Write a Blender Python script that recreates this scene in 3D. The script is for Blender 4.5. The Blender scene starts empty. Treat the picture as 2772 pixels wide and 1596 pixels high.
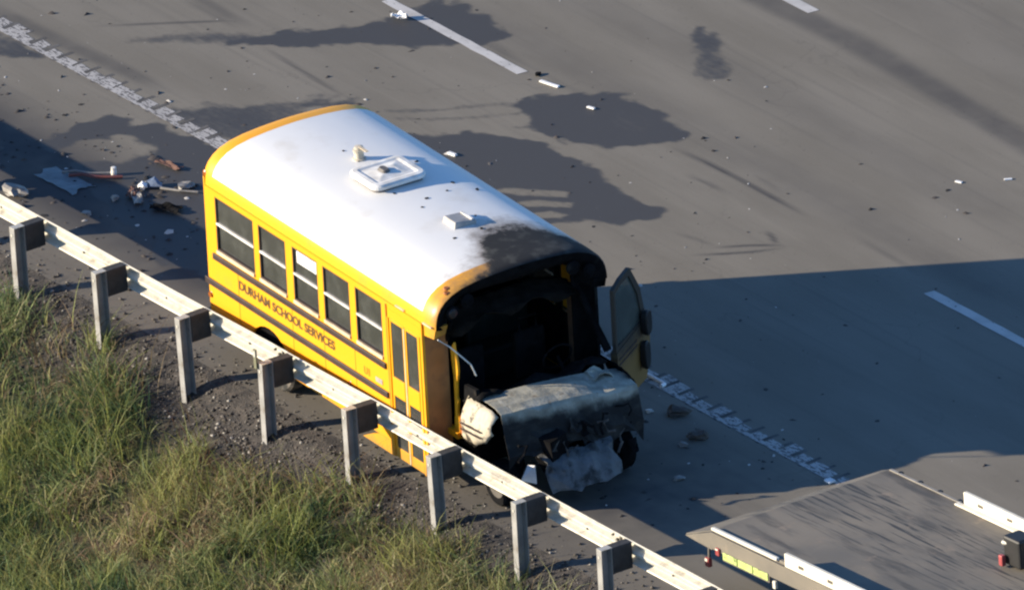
import bpy, bmesh, math, random
import numpy as np
from mathutils import Vector, Matrix
rad = math.radians
rng = np.random.default_rng(7)
random.seed(7)
SC = bpy.context.scene
COL = SC.collection

# ------------------------------------------------------------------ camera
# X runs along the motorway, Y across it (away from the guardrail), Z up; metres
Rv = Vector((.5393, .8421, 0)).normalized()
Fv = Vector((-.8421, .5393, 0)).normalized()
Zv = Vector((0, 0, 1))
ELEV, ROLL, DIST = rad(24), rad(4.0), 500.0
fw = Fv * math.cos(ELEV) - Zv * math.sin(ELEV)
up = Fv * math.sin(ELEV) + Zv * math.cos(ELEV)
cr = Rv * math.cos(ROLL) - up * math.sin(ROLL)
cu = Rv * math.sin(ROLL) + up * math.cos(ROLL)
cam = bpy.data.cameras.new('camera')
cam.sensor_fit = 'HORIZONTAL'; cam.sensor_width = 36
cam.lens = 36 * DIST * 220 / 2772
cam.clip_start = 10; cam.clip_end = 3000
cam_o = bpy.data.objects.new('camera', cam); COL.objects.link(cam_o)
M = Matrix((cr, cu, -fw)).transposed().to_4x4(); M.translation = -fw * DIST
cam_o.matrix_world = M
SC.camera = cam_o

# ------------------------------------------------------------------ sky and sun
SUN_EL = rad(17)
SUN_AZ = rad(0)                       # light travels along the picture's right
sdir = (Rv * math.cos(SUN_AZ) + Fv * math.sin(SUN_AZ)) * math.cos(SUN_EL) - Zv * math.sin(SUN_EL)
w = bpy.data.worlds.new('World'); SC.world = w; w.use_nodes = True
nt = w.node_tree; nt.nodes.clear()
sky = nt.nodes.new('ShaderNodeTexSky'); sky.sky_type = 'NISHITA'; sky.sun_disc = False
sky.sun_elevation = SUN_EL; sky.sun_rotation = math.atan2(-sdir.x, -sdir.y)
sky.air_density = 1.0; sky.dust_density = 0.2; sky.ozone_density = 6.0
bg = nt.nodes.new('ShaderNodeBackground'); bg.inputs[1].default_value = 0.115
wo = nt.nodes.new('ShaderNodeOutputWorld')
nt.links.new(sky.outputs[0], bg.inputs[0]); nt.links.new(bg.outputs[0], wo.inputs[0])
sl = bpy.data.lights.new('sun', 'SUN'); sl.energy = 5.0; sl.angle = rad(0.5); sl.color = (1.0, .855, .64)
so = bpy.data.objects.new('sun', sl); COL.objects.link(so)
so.rotation_euler = sdir.to_track_quat('-Z', 'Y').to_euler(); so.location = -sdir * 40
SC.view_settings.view_transform = 'Standard'; SC.view_settings.look = 'None'
SC.view_settings.gamma = 1; SC.view_settings.exposure = 0.92
SC.cycles.filter_width = 2.3

# ------------------------------------------------------------------ materials
def nodes(name):
    m = bpy.data.materials.new(name); m.use_nodes = True
    t = m.node_tree
    return m, t, t.nodes['Principled BSDF']
def N(t, typ, **kw):
    n = t.nodes.new(typ)
    for a, b in kw.items(): setattr(n, a, b)
    return n
def noise(t, vec, scale, detail=4, rough=.55):
    n = N(t, 'ShaderNodeTexNoise'); n.inputs['Scale'].default_value = scale
    n.inputs['Detail'].default_value = detail; n.inputs['Roughness'].default_value = rough
    if vec is not None: t.links.new(vec, n.inputs['Vector'])
    return n.outputs['Fac']
def mrange(t, v, a, b, c=0., d=1., smooth=True):
    n = N(t, 'ShaderNodeMapRange'); n.clamp = True
    if smooth: n.interpolation_type = 'SMOOTHSTEP'
    t.links.new(v, n.inputs[0])
    for i, q in enumerate((a, b, c, d)): n.inputs[1 + i].default_value = q
    return n.outputs[0]
def mixc(t, f, a, b, typ='MIX'):
    n = N(t, 'ShaderNodeMix', data_type='RGBA', blend_type=typ)
    for s, v in ((n.inputs[0], f), (n.inputs[6], a), (n.inputs[7], b)):
        if hasattr(v, 'links'): t.links.new(v, s)
        elif isinstance(v, (int, float)): s.default_value = v
        else: s.default_value = (*v[:3], 1)
    return n.outputs[2]
def math_(t, op, a, b=0.):
    n = N(t, 'ShaderNodeMath', operation=op)
    for s, v in ((n.inputs[0], a), (n.inputs[1], b)):
        if hasattr(v, 'links'): t.links.new(v, s)
        else: s.default_value = v
    return n.outputs[0]
def attr(t, name):
    n = N(t, 'ShaderNodeAttribute'); n.attribute_name = name; return n.outputs['Fac']
def objco(t):
    return N(t, 'ShaderNodeTexCoord').outputs['Object']
def vscale(t, v, s):
    n = N(t, 'ShaderNodeMapping'); t.links.new(v, n.inputs[0]); n.inputs['Scale'].default_value = s
    return n.outputs[0]
def bump(t, p, h, strength=.3, dist=.01):
    n = N(t, 'ShaderNodeBump'); n.inputs['Strength'].default_value = strength; n.inputs['Distance'].default_value = dist
    t.links.new(h, n.inputs['Height']); t.links.new(n.outputs[0], p.inputs['Normal'])
def mat(name, base, rough=.6, metal=0., var=.25, scale=6., spec=.5, dirt=None, dscale=3., dlo=.5, dhi=.7, bmp=0.):
    m, t, p = nodes(name)
    co = objco(t)
    f = noise(t, co, scale)
    d = mrange(t, f, .3, .7, 1 - var, 1 + var, False)
    c = N(t, 'ShaderNodeVectorMath', operation='SCALE'); c.inputs[0].default_value = base; t.links.new(d, c.inputs['Scale'])
    col = c.outputs[0]
    if dirt:
        col = mixc(t, mrange(t, noise(t, co, dscale, 6), dlo, dhi), col, dirt)
    t.links.new(col, p.inputs['Base Color'])
    p.inputs['Roughness'].default_value = rough; p.inputs['Metallic'].default_value = metal
    p.inputs['Specular IOR Level'].default_value = spec
    if bmp: bump(t, p, noise(t, co, scale * 4), bmp)
    return m

YEL = (.82, .375, .012); CHAR = (.008, .008, .009)
def bus_paint(name, base, rough=.4, grime=(.35, .2, .08), soot=True):
    m, t, p = nodes(name); co = objco(t)
    s = N(t, 'ShaderNodeSeparateXYZ'); t.links.new(co, s.inputs[0])
    col = mixc(t, mrange(t, noise(t, co, 2.2, 6), .55, .8, 0, .35), base, grime)
    # road dirt thrown up on the lower skirt
    zz = math_(t, 'ADD', s.outputs[2], math_(t, 'MULTIPLY', noise(t, vscale(t, co, (1.4, 1.4, 3)), 2.5, 5), .5))
    col = mixc(t, mrange(t, zz, .45, .85, .5, 0.), col, (.16, .11, .07))
    if soot:
        fc = N(t, 'ShaderNodeFloatCurve'); cv = fc.mapping.curves[0]
        pts = [(0, 5.60), (.45, 5.50), (.75, 5.36), (1.0, 5.08), (1.16, 4.72), (1.3, 4.50), (1.5, 4.40), (1.75, 4.42), (1.95, 4.55), (2.15, 4.78), (2.36, 5.05), (2.45, 4.9), (2.6, 4.2)]
        for i, (a, b) in enumerate(pts):
            a /= 2.6; b /= 6
            if i == 0: cv.points[0].location = (a, b)
            elif i == len(pts) - 1: cv.points[-1].location = (a, b)
            else: cv.points.new(a, b)
        fc.mapping.update()
        t.links.new(math_(t, 'DIVIDE', s.outputs[1], 2.6), fc.inputs['Value'])
        x0 = math_(t, 'MULTIPLY', fc.outputs[0], 6.)
        nz = math_(t, 'MULTIPLY', math_(t, 'SUBTRACT', noise(t, co, 6, 7, .65), .5), .8)
        sv = math_(t, 'ADD', math_(t, 'SUBTRACT', s.outputs[0], x0), nz)
        sm = mrange(t, sv, -.12, .13)
        halo = mrange(t, sv, -.55, .02, 0, .75)
        col = mixc(t, halo, col, (.16, .115, .075))
        nc = noise(t, co, 5, 5)
        col = mixc(t, sm, col, mixc(t, mrange(t, nc, .45, .7), CHAR, (.045, .045, .04)))
        r = mrange(t, sm, 0, 1, rough, .85); t.links.new(r, p.inputs['Roughness'])
    else: p.inputs['Roughness'].default_value = rough
    t.links.new(col, p.inputs['Base Color'])
    bump(t, p, noise(t, co, 3, 2), .08, .02)
    return m
m_yel = bus_paint('school_bus_yellow', YEL)
m_roof = bus_paint('roof_white', (.76, .755, .74), .45, (.55, .50, .42))
m_char = mat('charred', CHAR, 1.0, var=.5, spec=.08, dirt=(.03, .027, .024), dscale=4, dlo=.58, dhi=.78, bmp=.4)
m_shadeyel = mat('shade_browned_yellow', (.42, .17, .05), .6, 0, .2, 3, dirt=(.14, .06, .03), dscale=2.5, dlo=.5, dhi=.75)  # bulkhead yellow with its shade painted in as brown
m_seam = mat('panel_gap', (.30, .13, .01), .7)
m_rub = mat('rub_rail_black', (.045, .030, .028), .45)
m_white = mat('white_trim', (.72, .70, .66), .5)
m_sill = mat('window_sill_alloy', (.62, .50, .34), .45)
m_tyre = mat('tyre_rubber', (.02, .02, .02), .9, dirt=(.16, .14, .12), dscale=5, dlo=.4, dhi=.65)
m_rim = mat('wheel_steel', (.13, .12, .11), .6, .4)
m_burnt = mat('burnt_steel', (.10, .085, .075), .85, .2, .5, 8, dirt=(.03, .025, .02), bmp=.3)
m_under = mat('underbody_black', (.018, .018, .018), .8)
m_seat = mat('seat_vinyl', (.03, .035, .03), .6)
m_cream = mat('scorched_white_paint', (.50, .45, .35), .7, 0, .3, 6, dirt=(.06, .05, .04), dscale=6, dlo=.50, dhi=.66, bmp=.3)
m_letter = mat('lettering_black', (.10, .055, .015), .6)
m_red = mat('red_lens', (.5, .02, .02), .25)
m_redd = mat('sooty_red_lens', (.10, .015, .015), .4, dirt=(.02, .02, .02), dscale=9, dlo=.4, dhi=.6)
m_amber = mat('amber_lens', (.30, .09, .01), .3)
m_black = mat('black_plastic', (.012, .012, .013), .5)
m_galv = mat('galvanised_steel', (.54, .52, .46), .55, .25, .12, 5, dirt=(.34, .31, .26), dscale=5, dlo=.48, dhi=.72)
m_block = mat('blockout_grey', (.036, .037, .040), .85, 0, .3, 9)
m_post = mat('post_steel', (.34, .335, .33), .55, .3, .2, 4, dirt=(.22, .20, .18), dscale=6, dlo=.52, dhi=.72)
m_bolt = mat('bolt_dark', (.12, .11, .09), .6, .3)
m_paper = mat('white_sheet', (.80, .80, .80), .7)
def glass(name, base, alpha, rough=.12):
    m, t, p = nodes(name); co = objco(t)
    col = mixc(t, mrange(t, noise(t, co, 3, 4), .4, .7), base, tuple(b * 1.5 for b in base))
    t.links.new(col, p.inputs['Base Color']); p.inputs['Roughness'].default_value = rough
    p.inputs['Alpha'].default_value = alpha
    return m
m_glass = glass('dusty_tinted_glass', (.048, .050, .048), .93)
m_glass2 = glass('smoked_glass', (.07, .08, .07), .75, .2)

# nose: pale ash where the fire burnt the paint off the top, black char towards the front
def nose_mat():
    m, t, p = nodes('burnt_hood'); co = objco(t)
    s = N(t, 'ShaderNodeSeparateXYZ'); t.links.new(co, s.inputs[0])
    lim = math_(t, 'SUBTRACT', 1.385, math_(t, 'MULTIPLY', s.outputs[1], .065))
    v = math_(t, 'ADD', math_(t, 'SUBTRACT', lim, s.outputs[2]), math_(t, 'MULTIPLY', math_(t, 'SUBTRACT', noise(t, co, 5, 6), .5), .22))
    n1 = noise(t, vscale(t, co, (2, 1, 2)), 4, 6)
    ash = mixc(t, mrange(t, n1, .3, .7), (.40, .385, .32), (.24, .23, .19))
    ash = mixc(t, mrange(t, noise(t, vscale(t, co, (1, 2.5, 1)), 6, 6), .56, .72, 0, .6), ash, (.50, .48, .42))
    ash = mixc(t, mrange(t, noise(t, co, 8, 6), .60, .72, 0, .7), ash, (.13, .085, .05))
    t.links.new(mixc(t, mrange(t, v, -.03, .12), ash, mixc(t, mrange(t, n1, .42, .68), CHAR, (.032, .030, .027))), p.inputs['Base Color'])
    p.inputs['Roughness'].default_value = .85
    bump(t, p, noise(t, co, 14, 5), .35, .02)
    return m
m_nose = nose_mat()
def door_mat():
    m, t, p = nodes('scorched_door_yellow'); co = objco(t)
    s = N(t, 'ShaderNodeSeparateXYZ'); t.links.new(co, s.inputs[0])
    v = math_(t, 'ADD', s.outputs[2], math_(t, 'MULTIPLY', math_(t, 'SUBTRACT', noise(t, co, 5, 4), .5), .3))
    col = mixc(t, mrange(t, v, 1.05, 1.5), (.25, .14, .04), (.04, .034, .027))
    t.links.new(col, p.inputs['Base Color']); p.inputs['Roughness'].default_value = .6
    return m
m_door = door_mat()

# ------------------------------------------------------------------ mesh helpers
class MB:
    def __init__(s): s.v = []; s.f = []; s.m = []
    def add(s, vs, fs, mi=0):
        o = len(s.v); s.v += [tuple(map(float, q)) for q in vs]
        s.f += [tuple(i + o for i in f) for f in fs]; s.m += [mi] * len(fs); return s
    def box(s, a, b, mi=0, rot=None, org=None):
        x0, y0, z0 = a; x1, y1, z1 = b
        vs = [(x0,y0,z0),(x1,y0,z0),(x1,y1,z0),(x0,y1,z0),(x0,y0,z1),(x1,y0,z1),(x1,y1,z1),(x0,y1,z1)]
        if rot is not None:
            c = Vector(org if org is not None else [(p + q) / 2 for p, q in zip(a, b)])
            vs = [tuple(rot @ (Vector(q) - c) + c) for q in vs]
        return s.add(vs, [(0,3,2,1),(4,5,6,7),(0,1,5,4),(1,2,6,5),(2,3,7,6),(3,0,4,7)], mi)
    def tube(s, pts, r, n=8, mi=0, cap=True):
        pts = [Vector(p) for p in pts]; rs = r if isinstance(r, (list, tuple)) else [r] * len(pts)
        vs = []; fs = []
        for i, p in enumerate(pts):
            d = (pts[min(i + 1, len(pts) - 1)] - pts[max(i - 1, 0)]).normalized()
            a = d.orthogonal().normalized(); b = d.cross(a)
            for k in range(n):
                q = 2 * math.pi * k / n; vs.append(p + (a * math.cos(q) + b * math.sin(q)) * rs[i])
        for i in range(len(pts) - 1):
            for k in range(n):
                fs.append((i*n+k, i*n+(k+1)%n, (i+1)*n+(k+1)%n, (i+1)*n+k))
        if cap: fs += [tuple(range(n-1, -1, -1)), tuple((len(pts)-1)*n + k for k in range(n))]
        return s.add(vs, fs, mi)
    def lathe(s, prof, c, ax='y', n=20, mi=0):
        # prof: list of (radius, offset along axis)
        vs = []; fs = []; c = Vector(c)
        for r, o in prof:
            for k in range(n):
                q = 2 * math.pi * k / n; a, b = r * math.cos(q), r * math.sin(q)
                d = {'y': (a, o, b), 'z': (a, b, o), 'x': (o, a, b)}[ax]; vs.append(c + Vector(d))
        for i in range(len(prof) - 1):
            for k in range(n): fs.append((i*n+k, i*n+(k+1)%n, (i+1)*n+(k+1)%n, (i+1)*n+k))
        fs += [tuple(range(n-1, -1, -1)), tuple((len(prof)-1)*n + k for k in range(n))]
        return s.add(vs, fs, mi)
    def grid(s, P, mi=0):
        P = np.asarray(P, float); a, b = P.shape[:2]
        fs = [(i*b+j, (i+1)*b+j, (i+1)*b+j+1, i*b+j+1) for i in range(a-1) for j in range(b-1)]
        return s.add(P.reshape(-1, 3), fs, mi)
    def build(s, name, mats, parent=None, smooth=False, bev=0., solid=0., smooth_ang=None):
        me = bpy.data.meshes.new(name); me.from_pydata(s.v, [], s.f)
        for q in (mats if isinstance(mats, (list, tuple)) else [mats]): me.materials.append(q)
        if any(s.m): me.polygons.foreach_set('material_index', s.m)
        bm = bmesh.new(); bm.from_mesh(me); bmesh.ops.recalc_face_normals(bm, faces=bm.faces); bm.to_mesh(me); bm.free()
        if smooth: me.polygons.foreach_set('use_smooth', [True] * len(me.polygons))
        me.update()
        o = bpy.data.objects.new(name, me); COL.objects.link(o)
        if parent: o.parent = parent
        if solid:
            q = o.modifiers.new('thick', 'SOLIDIFY'); q.thickness = solid; q.offset = 0
        if bev:
            q = o.modifiers.new('bevel', 'BEVEL'); q.width = bev; q.segments = 2; q.limit_method = 'ANGLE'; q.angle_limit = rad(40)
        return o
def tag(o, label=None, cat=None, group=None, kind=None):
    for k_, v_ in (('label', label), ('category', cat), ('group', group), ('kind', kind)):
        if v_: o[k_] = v_
    return o
def empty(name, loc=(0, 0, 0), label=None, cat=None, group=None):
    o = bpy.data.objects.new(name, None); COL.objects.link(o); o.location = loc; o.empty_display_size = .2
    return tag(o, label, cat, group)
def fastmesh(name, V, F, attrs, m):
    # V (n,3), F (k,3 or 4) numpy
    me = bpy.data.meshes.new(name); n, kf = len(V), F.shape[1]
    me.vertices.add(n); me.vertices.foreach_set('co', np.ascontiguousarray(V, np.float32).ravel())
    me.loops.add(F.size); me.loops.foreach_set('vertex_index', F.astype(np.int32).ravel())
    me.polygons.add(len(F)); me.polygons.foreach_set('loop_start', np.arange(0, F.size, kf, dtype=np.int32))
    me.update(calc_edges=True)
    for a, val in attrs.items():
        if val.ndim == 1:
            q = me.attributes.new(a, 'FLOAT', 'POINT'); q.data.foreach_set('value', val.astype(np.float32))
        else:
            q = me.attributes.new(a, 'FLOAT_COLOR', 'POINT')
            q.data.foreach_set('color', np.c_[val, np.ones(n)].astype(np.float32).ravel())
    me.materials.append(m); me.validate()
    o = bpy.data.objects.new(name, me); COL.objects.link(o); return o
def vnoise(x, y, s, seed=0):
    # smooth value noise on numpy arrays
    r = np.random.default_rng(seed).random((64, 64)); x = x / s; y = y / s
    xi = np.floor(x).astype(int); yi = np.floor(y).astype(int); fx = x - xi; fy = y - yi
    fx = fx * fx * (3 - 2 * fx); fy = fy * fy * (3 - 2 * fy)
    g = lambda a, b: r[a % 64, b % 64]
    return (g(xi, yi) * (1-fx) + g(xi+1, yi) * fx) * (1-fy) + (g(xi, yi+1) * (1-fx) + g(xi+1, yi+1) * fx) * fy

# ------------------------------------------------------------------ the road
EDGE = -3.95
def ground_z(Y):
    Y = np.asarray(Y, float)
    xs = [-400, -60, -14, -6.0, -4.9, -4.55, -4.2, EDGE, -3.2, 400]
    zs = [-9, -7, -2.7, -.66, -.37, -.25, -.10, -.04, 0, 0]
    return np.interp(Y, xs, zs)
STAINS=[
 ('wet',1.0,0.05,0.07,[(-8.75, 1.64), (-8.82, 1.93), (-8.58, 2.38), (-8.23, 3.13), (-8.02, 3.84), (-8.18, 4.25), (-7.96, 4.53), (-7.36, 4.56), (-6.92, 4.56), (-6.59, 4.43), (-6.57, 4.08), (-6.82, 3.89), (-6.98, 3.5), (-7.71, 2.77), (-8.26, 2.17)]),
 ('wet',0.7,0.08,0.05,[(-9.75, 0.54), (-9.76, 0.91), (-9.4, 1.53), (-8.9, 2.11), (-8.54, 2.35), (-8.28, 2.18), (-9.0, 1.44)]),
 ('wet',1.0,0.05,0.07,[(-4.81, 3.19), (-4.8, 3.67), (-4.52, 4.15), (-4.1, 4.47), (-3.45, 4.52), (-2.81, 4.45), (-2.41, 4.42), (-2.47, 4.09), (-2.67, 3.62), (-2.83, 3.3), (-3.3, 3.19), (-3.72, 2.99), (-4.13, 2.91), (-4.35, 3.18)]),
 ('wet',0.6,0.04,0.03,[(-5.74, 1.99), (-5.33, 2.51), (-5.11, 2.97), (-4.9, 3.31), (-4.7, 3.3), (-4.99, 2.88), (-5.28, 2.35), (-5.62, 1.97)]),
 ('wet',0.6,0.04,0.03,[(-5.61, 1.9), (-5.17, 2.28), (-4.77, 2.86), (-4.57, 3.27), (-4.39, 3.21), (-4.65, 2.77), (-5.07, 2.21), (-5.46, 1.86)]),
 ('wet',1.0,0.05,0.07,[(-5.04, 1.7), (-4.73, 2.1), (-4.24, 2.49), (-3.63, 2.87), (-2.89, 2.91), (-2.22, 2.95), (-1.49, 2.81), (-0.81, 2.83), (-0.72, 2.53), (-0.84, 2.18), (-1.19, 1.94), (-1.39, 1.65), (-1.58, 1.29), (-2.74, 1.48), (-4.04, 1.51)]),
 ('wet',0.8,0.05,0.06,[(-11.38, -0.27), (-10.99, -0.28), (-10.5, -0.24), (-9.96, -0.23), (-10.01, -0.44), (-10.4, -0.67), (-10.82, -0.76)]),
 ('wet',1.0,0.06,0.08,[(-7.88, -1.77), (-8.02, -1.34), (-7.97, -0.89), (-7.98, -0.61), (-7.62, -0.58), (-7.3, -0.3), (-6.79, -0.22), (-6.11, -0.13), (-4.93, -0.92), (-2.75, -2.51), (-3.57, -2.68), (-5.21, -2.31), (-6.17, -2.09), (-6.93, -2.01)]),
 ('dry',1.0,0.04,0.06,[(-7.43, -1.87), (-7.49, -1.39), (-7.35, -0.94), (-7.02, -0.8), (-6.72, -0.77), (-6.63, -1.0), (-6.67, -1.33), (-6.91, -1.66), (-7.06, -1.86)]),
 ('wet',0.8,0.08,0.1,[(-7.59, -0.11), (-7.32, 0.44), (-7.01, 0.96), (-6.72, 1.5), (-6.34, 2.03), (-6.01, 1.87), (-6.31, 1.22), (-6.31, 0.49), (-6.25, -0.04), (-6.87, -0.17)]),
 ('wet',0.75,0.05,0.06,[(-4.68, 5.93), (-5.26, 6.36), (-5.16, 6.4), (-4.83, 6.21), (-4.87, 6.38), (-4.62, 6.36), (-4.11, 6.0), (-3.85, 5.92), (-3.63, 5.68), (-3.78, 5.48), (-4.05, 5.52)]),
 ('wet',0.5,0.05,0.03,[(-6.94, 5.68), (-6.87, 5.76), (-6.68, 5.81), (-6.65, 5.67), (-6.78, 5.63)]),
 ('dry',0.7,0.02,0.015,[(-2.84, 1.54), (-2.7, 1.81), (-2.12, 2.27), (-1.97, 2.17), (-2.45, 1.76)]),
 ('dry',0.7,0.02,0.015,[(-2.33, 1.56), (-2.15, 1.86), (-1.78, 2.16), (-1.7, 2.04), (-2.07, 1.63)]),
 ('dry',0.7,0.02,0.015,[(-1.94, 1.48), (-1.79, 1.8), (-1.51, 1.91), (-1.48, 1.77), (-1.75, 1.47)]),
 ('dry',0.7,0.02,0.015,[(-4.6, 2.5), (-4.09, 2.94), (-3.8, 3.05), (-3.53, 3.05), (-3.65, 2.88), (-4.21, 2.6)]),
]
BANDS=[
 ('dark',0.62,0.2,0.12,[(-6.38, 7.58), (-5.48, 7.45), (-3.55, 7.53), (-1.68, 7.46), (0.48, 7.36), (2.08, 7.29)]),
 ('dark',0.55,0.12,0.08,[(-12.08, 0.08), (-11.55, 0.1), (-10.53, 0.14), (-9.6, 0.2), (-8.78, 0.26), (-7.95, 0.25)]),
 ('dark',0.45,0.08,0.05,[(-10.8, 2.22), (-10.13, 2.2), (-9.56, 2.18), (-8.85, 2.2)]),
 ('dark',0.4,0.05,0.04,[(-10.44, 2.05), (-9.52, 2.04), (-9.0, 2.05)]),
 ('dark',0.7,0.03,0.03,[(-8.49, 1.96), (-7.69, 1.91), (-6.92, 1.87), (-6.24, 1.84)]),
 ('dark',0.95,0.035,0.035,[(-2.45, 4.01), (-1.71, 4.06), (-0.94, 4.08), (-0.23, 4.07), (0.62, 4.06)]),
 ('dark',0.45,0.03,0.03,[(-1.1, 4.28), (-0.65, 4.27), (-0.17, 4.25)]),
 ('dark',0.6,0.03,0.03,[(-1.57, 3.66), (-1.16, 3.71), (-0.71, 3.73)]),
 ('dark',0.95,0.028,0.03,[(0.49, 2.29), (0.76, 2.66), (0.95, 2.95), (1.08, 3.23), (1.16, 3.36)]),
 ('dark',0.95,0.028,0.03,[(0.48, 2.61), (0.76, 3.03), (1.01, 3.31), (1.16, 3.36)]),
 ('dark',0.9,0.03,0.03,[(0.5, 3.43), (0.7, 3.4), (1.0, 3.29)]),
 ('dark',0.4,0.03,0.03,[(-0.23, 2.55), (0.15, 2.65), (0.58, 2.72)]),
 ('dark',0.8,0.028,0.03,[(-10.41, 0.68), (-9.87, 1.41), (-9.38, 2.06), (-9.02, 2.31)]),
 ('dark',0.8,0.028,0.03,[(-7.1, -0.01), (-6.85, 0.37), (-6.68, 0.74)]),
 ('dark',0.22,0.3,0.22,[(-9.37, 4.14), (-6.31, 4.52), (-2.77, 4.54), (0.74, 4.56), (4.61, 4.48)]),
 ('dark',0.18,0.3,0.25,[(-7.98, 5.66), (-4.72, 5.88), (-1.19, 5.9), (2.61, 5.88)]),
 ('dark',0.15,0.6,0.5,[(-7.36, 8.93), (-1.76, 8.93), (0.7, 8.87)]),
 ('dark',0.35,0.05,0.04,[(1.08, 4.2), (1.85, 4.15), (2.49, 4.13), (3.1, 4.08)]),
 ('light',0.3,0.02,0.03,[(-4.5, 4.02), (-3.25, 4.01), (-2.47, 4.03)]),
 ('dark',0.25,0.12,0.1,[(-5.0, 4.11), (-4.66, 4.12), (-3.8, 4.14), (-2.55, 4.14)]),
 ('dark',0.5,0.03,0.03,[(-6.16, 3.8), (-5.48, 3.95), (-5.33, 3.97)]),
 ('dark',0.4,0.1,0.1,[(-7.91, 4.25), (-6.66, 4.14), (-5.53, 4.05)]),
 ('dark',0.45,0.05,0.06,[(4.48, -3.74), (5.74, -2.8), (6.57, -1.88)]),
]

def axis(lo, a, b, hi, step, nout=14):
    out = lambda p, q: p + (q - p) * np.linspace(0, 1, nout) ** 2.2
    return np.unique(np.round(np.r_[out(a, lo), np.arange(a, b, step), out(b, hi)], 4))
gx = axis(-250, -12.8, 13.2, 250, .05); gy = np.unique(np.r_[EDGE, axis(EDGE, EDGE, 11, 45, .045)])
GX, GY = np.meshgrid(gx, gy, indexing='ij')
X, Y = GX.ravel(), GY.ravel()
def seg_dist(px, py, a, b):
    ax, ay = a; bx_, by_ = b; dx, dy = bx_ - ax, by_ - ay
    t = np.clip(((px - ax) * dx + (py - ay) * dy) / (dx * dx + dy * dy + 1e-9), 0, 1)
    return np.hypot(px - ax - t * dx, py - ay - t * dy)
wet = np.zeros(len(X)); dark = np.zeros(len(X))
fine = (vnoise(X, Y, .22, 3) + .5 * vnoise(X, Y, .09, 4)) / 1.5 - .5
for kind, amt, soft, nz, pts in STAINS:
    px_, py_ = zip(*pts); mg = .5
    sel = np.where((X > min(px_) - mg) & (X < max(px_) + mg) & (Y > min(py_) - mg) & (Y < max(py_) + mg))[0]
    x, y = X[sel], Y[sel]; d = np.full(len(sel), 9.); ins = np.zeros(len(sel), bool)
    for i in range(len(pts)):
        a, b = pts[i], pts[(i + 1) % len(pts)]; d = np.minimum(d, seg_dist(x, y, a, b))
        cond = (a[1] > y) != (b[1] > y)
        ins ^= cond & (x < (b[0] - a[0]) * (y - a[1]) / (b[1] - a[1] + 1e-12) + a[0])
    sd = np.where(ins, d, -d) + fine[sel] * nz * 4
    mk = np.clip(.5 + sd / (4.5 * soft), 0, 1); mk = mk * mk * (3 - 2 * mk) * amt * (.78 + .35 * vnoise(x * .6, y, .5, 17))
    if kind == 'wet': wet[sel] = np.maximum(wet[sel], mk)
    elif kind == 'soot': dark[sel] = np.maximum(dark[sel], mk)
    else: wet[sel] *= 1 - mk
for kind, amt, wd, soft, pts in BANDS:
    px_, py_ = zip(*pts); mg = wd + soft + .3
    sel = np.where((X > min(px_) - mg) & (X < max(px_) + mg) & (Y > min(py_) - mg) & (Y < max(py_) + mg))[0]
    x, y = X[sel], Y[sel]; d = np.full(len(sel), 9.); tt = np.zeros(len(sel)); acc = 0
    tot = sum(math.dist(p, q) for p, q in zip(pts, pts[1:]))
    for a, b in zip(pts, pts[1:]): d = np.minimum(d, seg_dist(x, y, a, b))
    e0 = np.hypot(x - pts[0][0], y - pts[0][1]); e1 = np.hypot(x - pts[-1][0], y - pts[-1][1])
    fade = np.clip(np.minimum(e0, e1) / min(.8, tot / 3), 0, 1)
    mk = np.clip((wd + soft - d) / (2 * soft), 0, 1); mk = mk * mk * (3 - 2 * mk) * amt * fade * (.8 + .4 * (fine[sel] + .5))
    dark[sel] = dark[sel] - mk if kind == 'light' else np.maximum(dark[sel], mk)
# smoke, dirt and fuel, plus rail and nose shadows deepened in the road colour
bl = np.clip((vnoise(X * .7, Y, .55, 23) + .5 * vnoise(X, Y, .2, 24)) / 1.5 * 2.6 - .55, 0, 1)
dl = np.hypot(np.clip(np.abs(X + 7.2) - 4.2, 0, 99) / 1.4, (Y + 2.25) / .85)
dark = np.maximum(dark, np.clip(1.5 - dl, 0, 1) * (.72 + .28 * bl))  # hard shoulder: burnt litter stain, also paints the rail's shadow darker
dn = np.hypot((X - 5.7) / 2.3, (Y + 2.35) / 1.75)
dark = np.maximum(dark, np.clip(1.25 - dn, 0, 1) * (.7 + .6 * fine))  # burnt ground by the nose, with the nose's shadow painted in
ni, nj = GX.shape
idx = np.arange(ni * nj).reshape(ni, nj)
F = np.stack([idx[:-1, :-1], idx[1:, :-1], idx[1:, 1:], idx[:-1, 1:]], -1).reshape(-1, 4)
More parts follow.
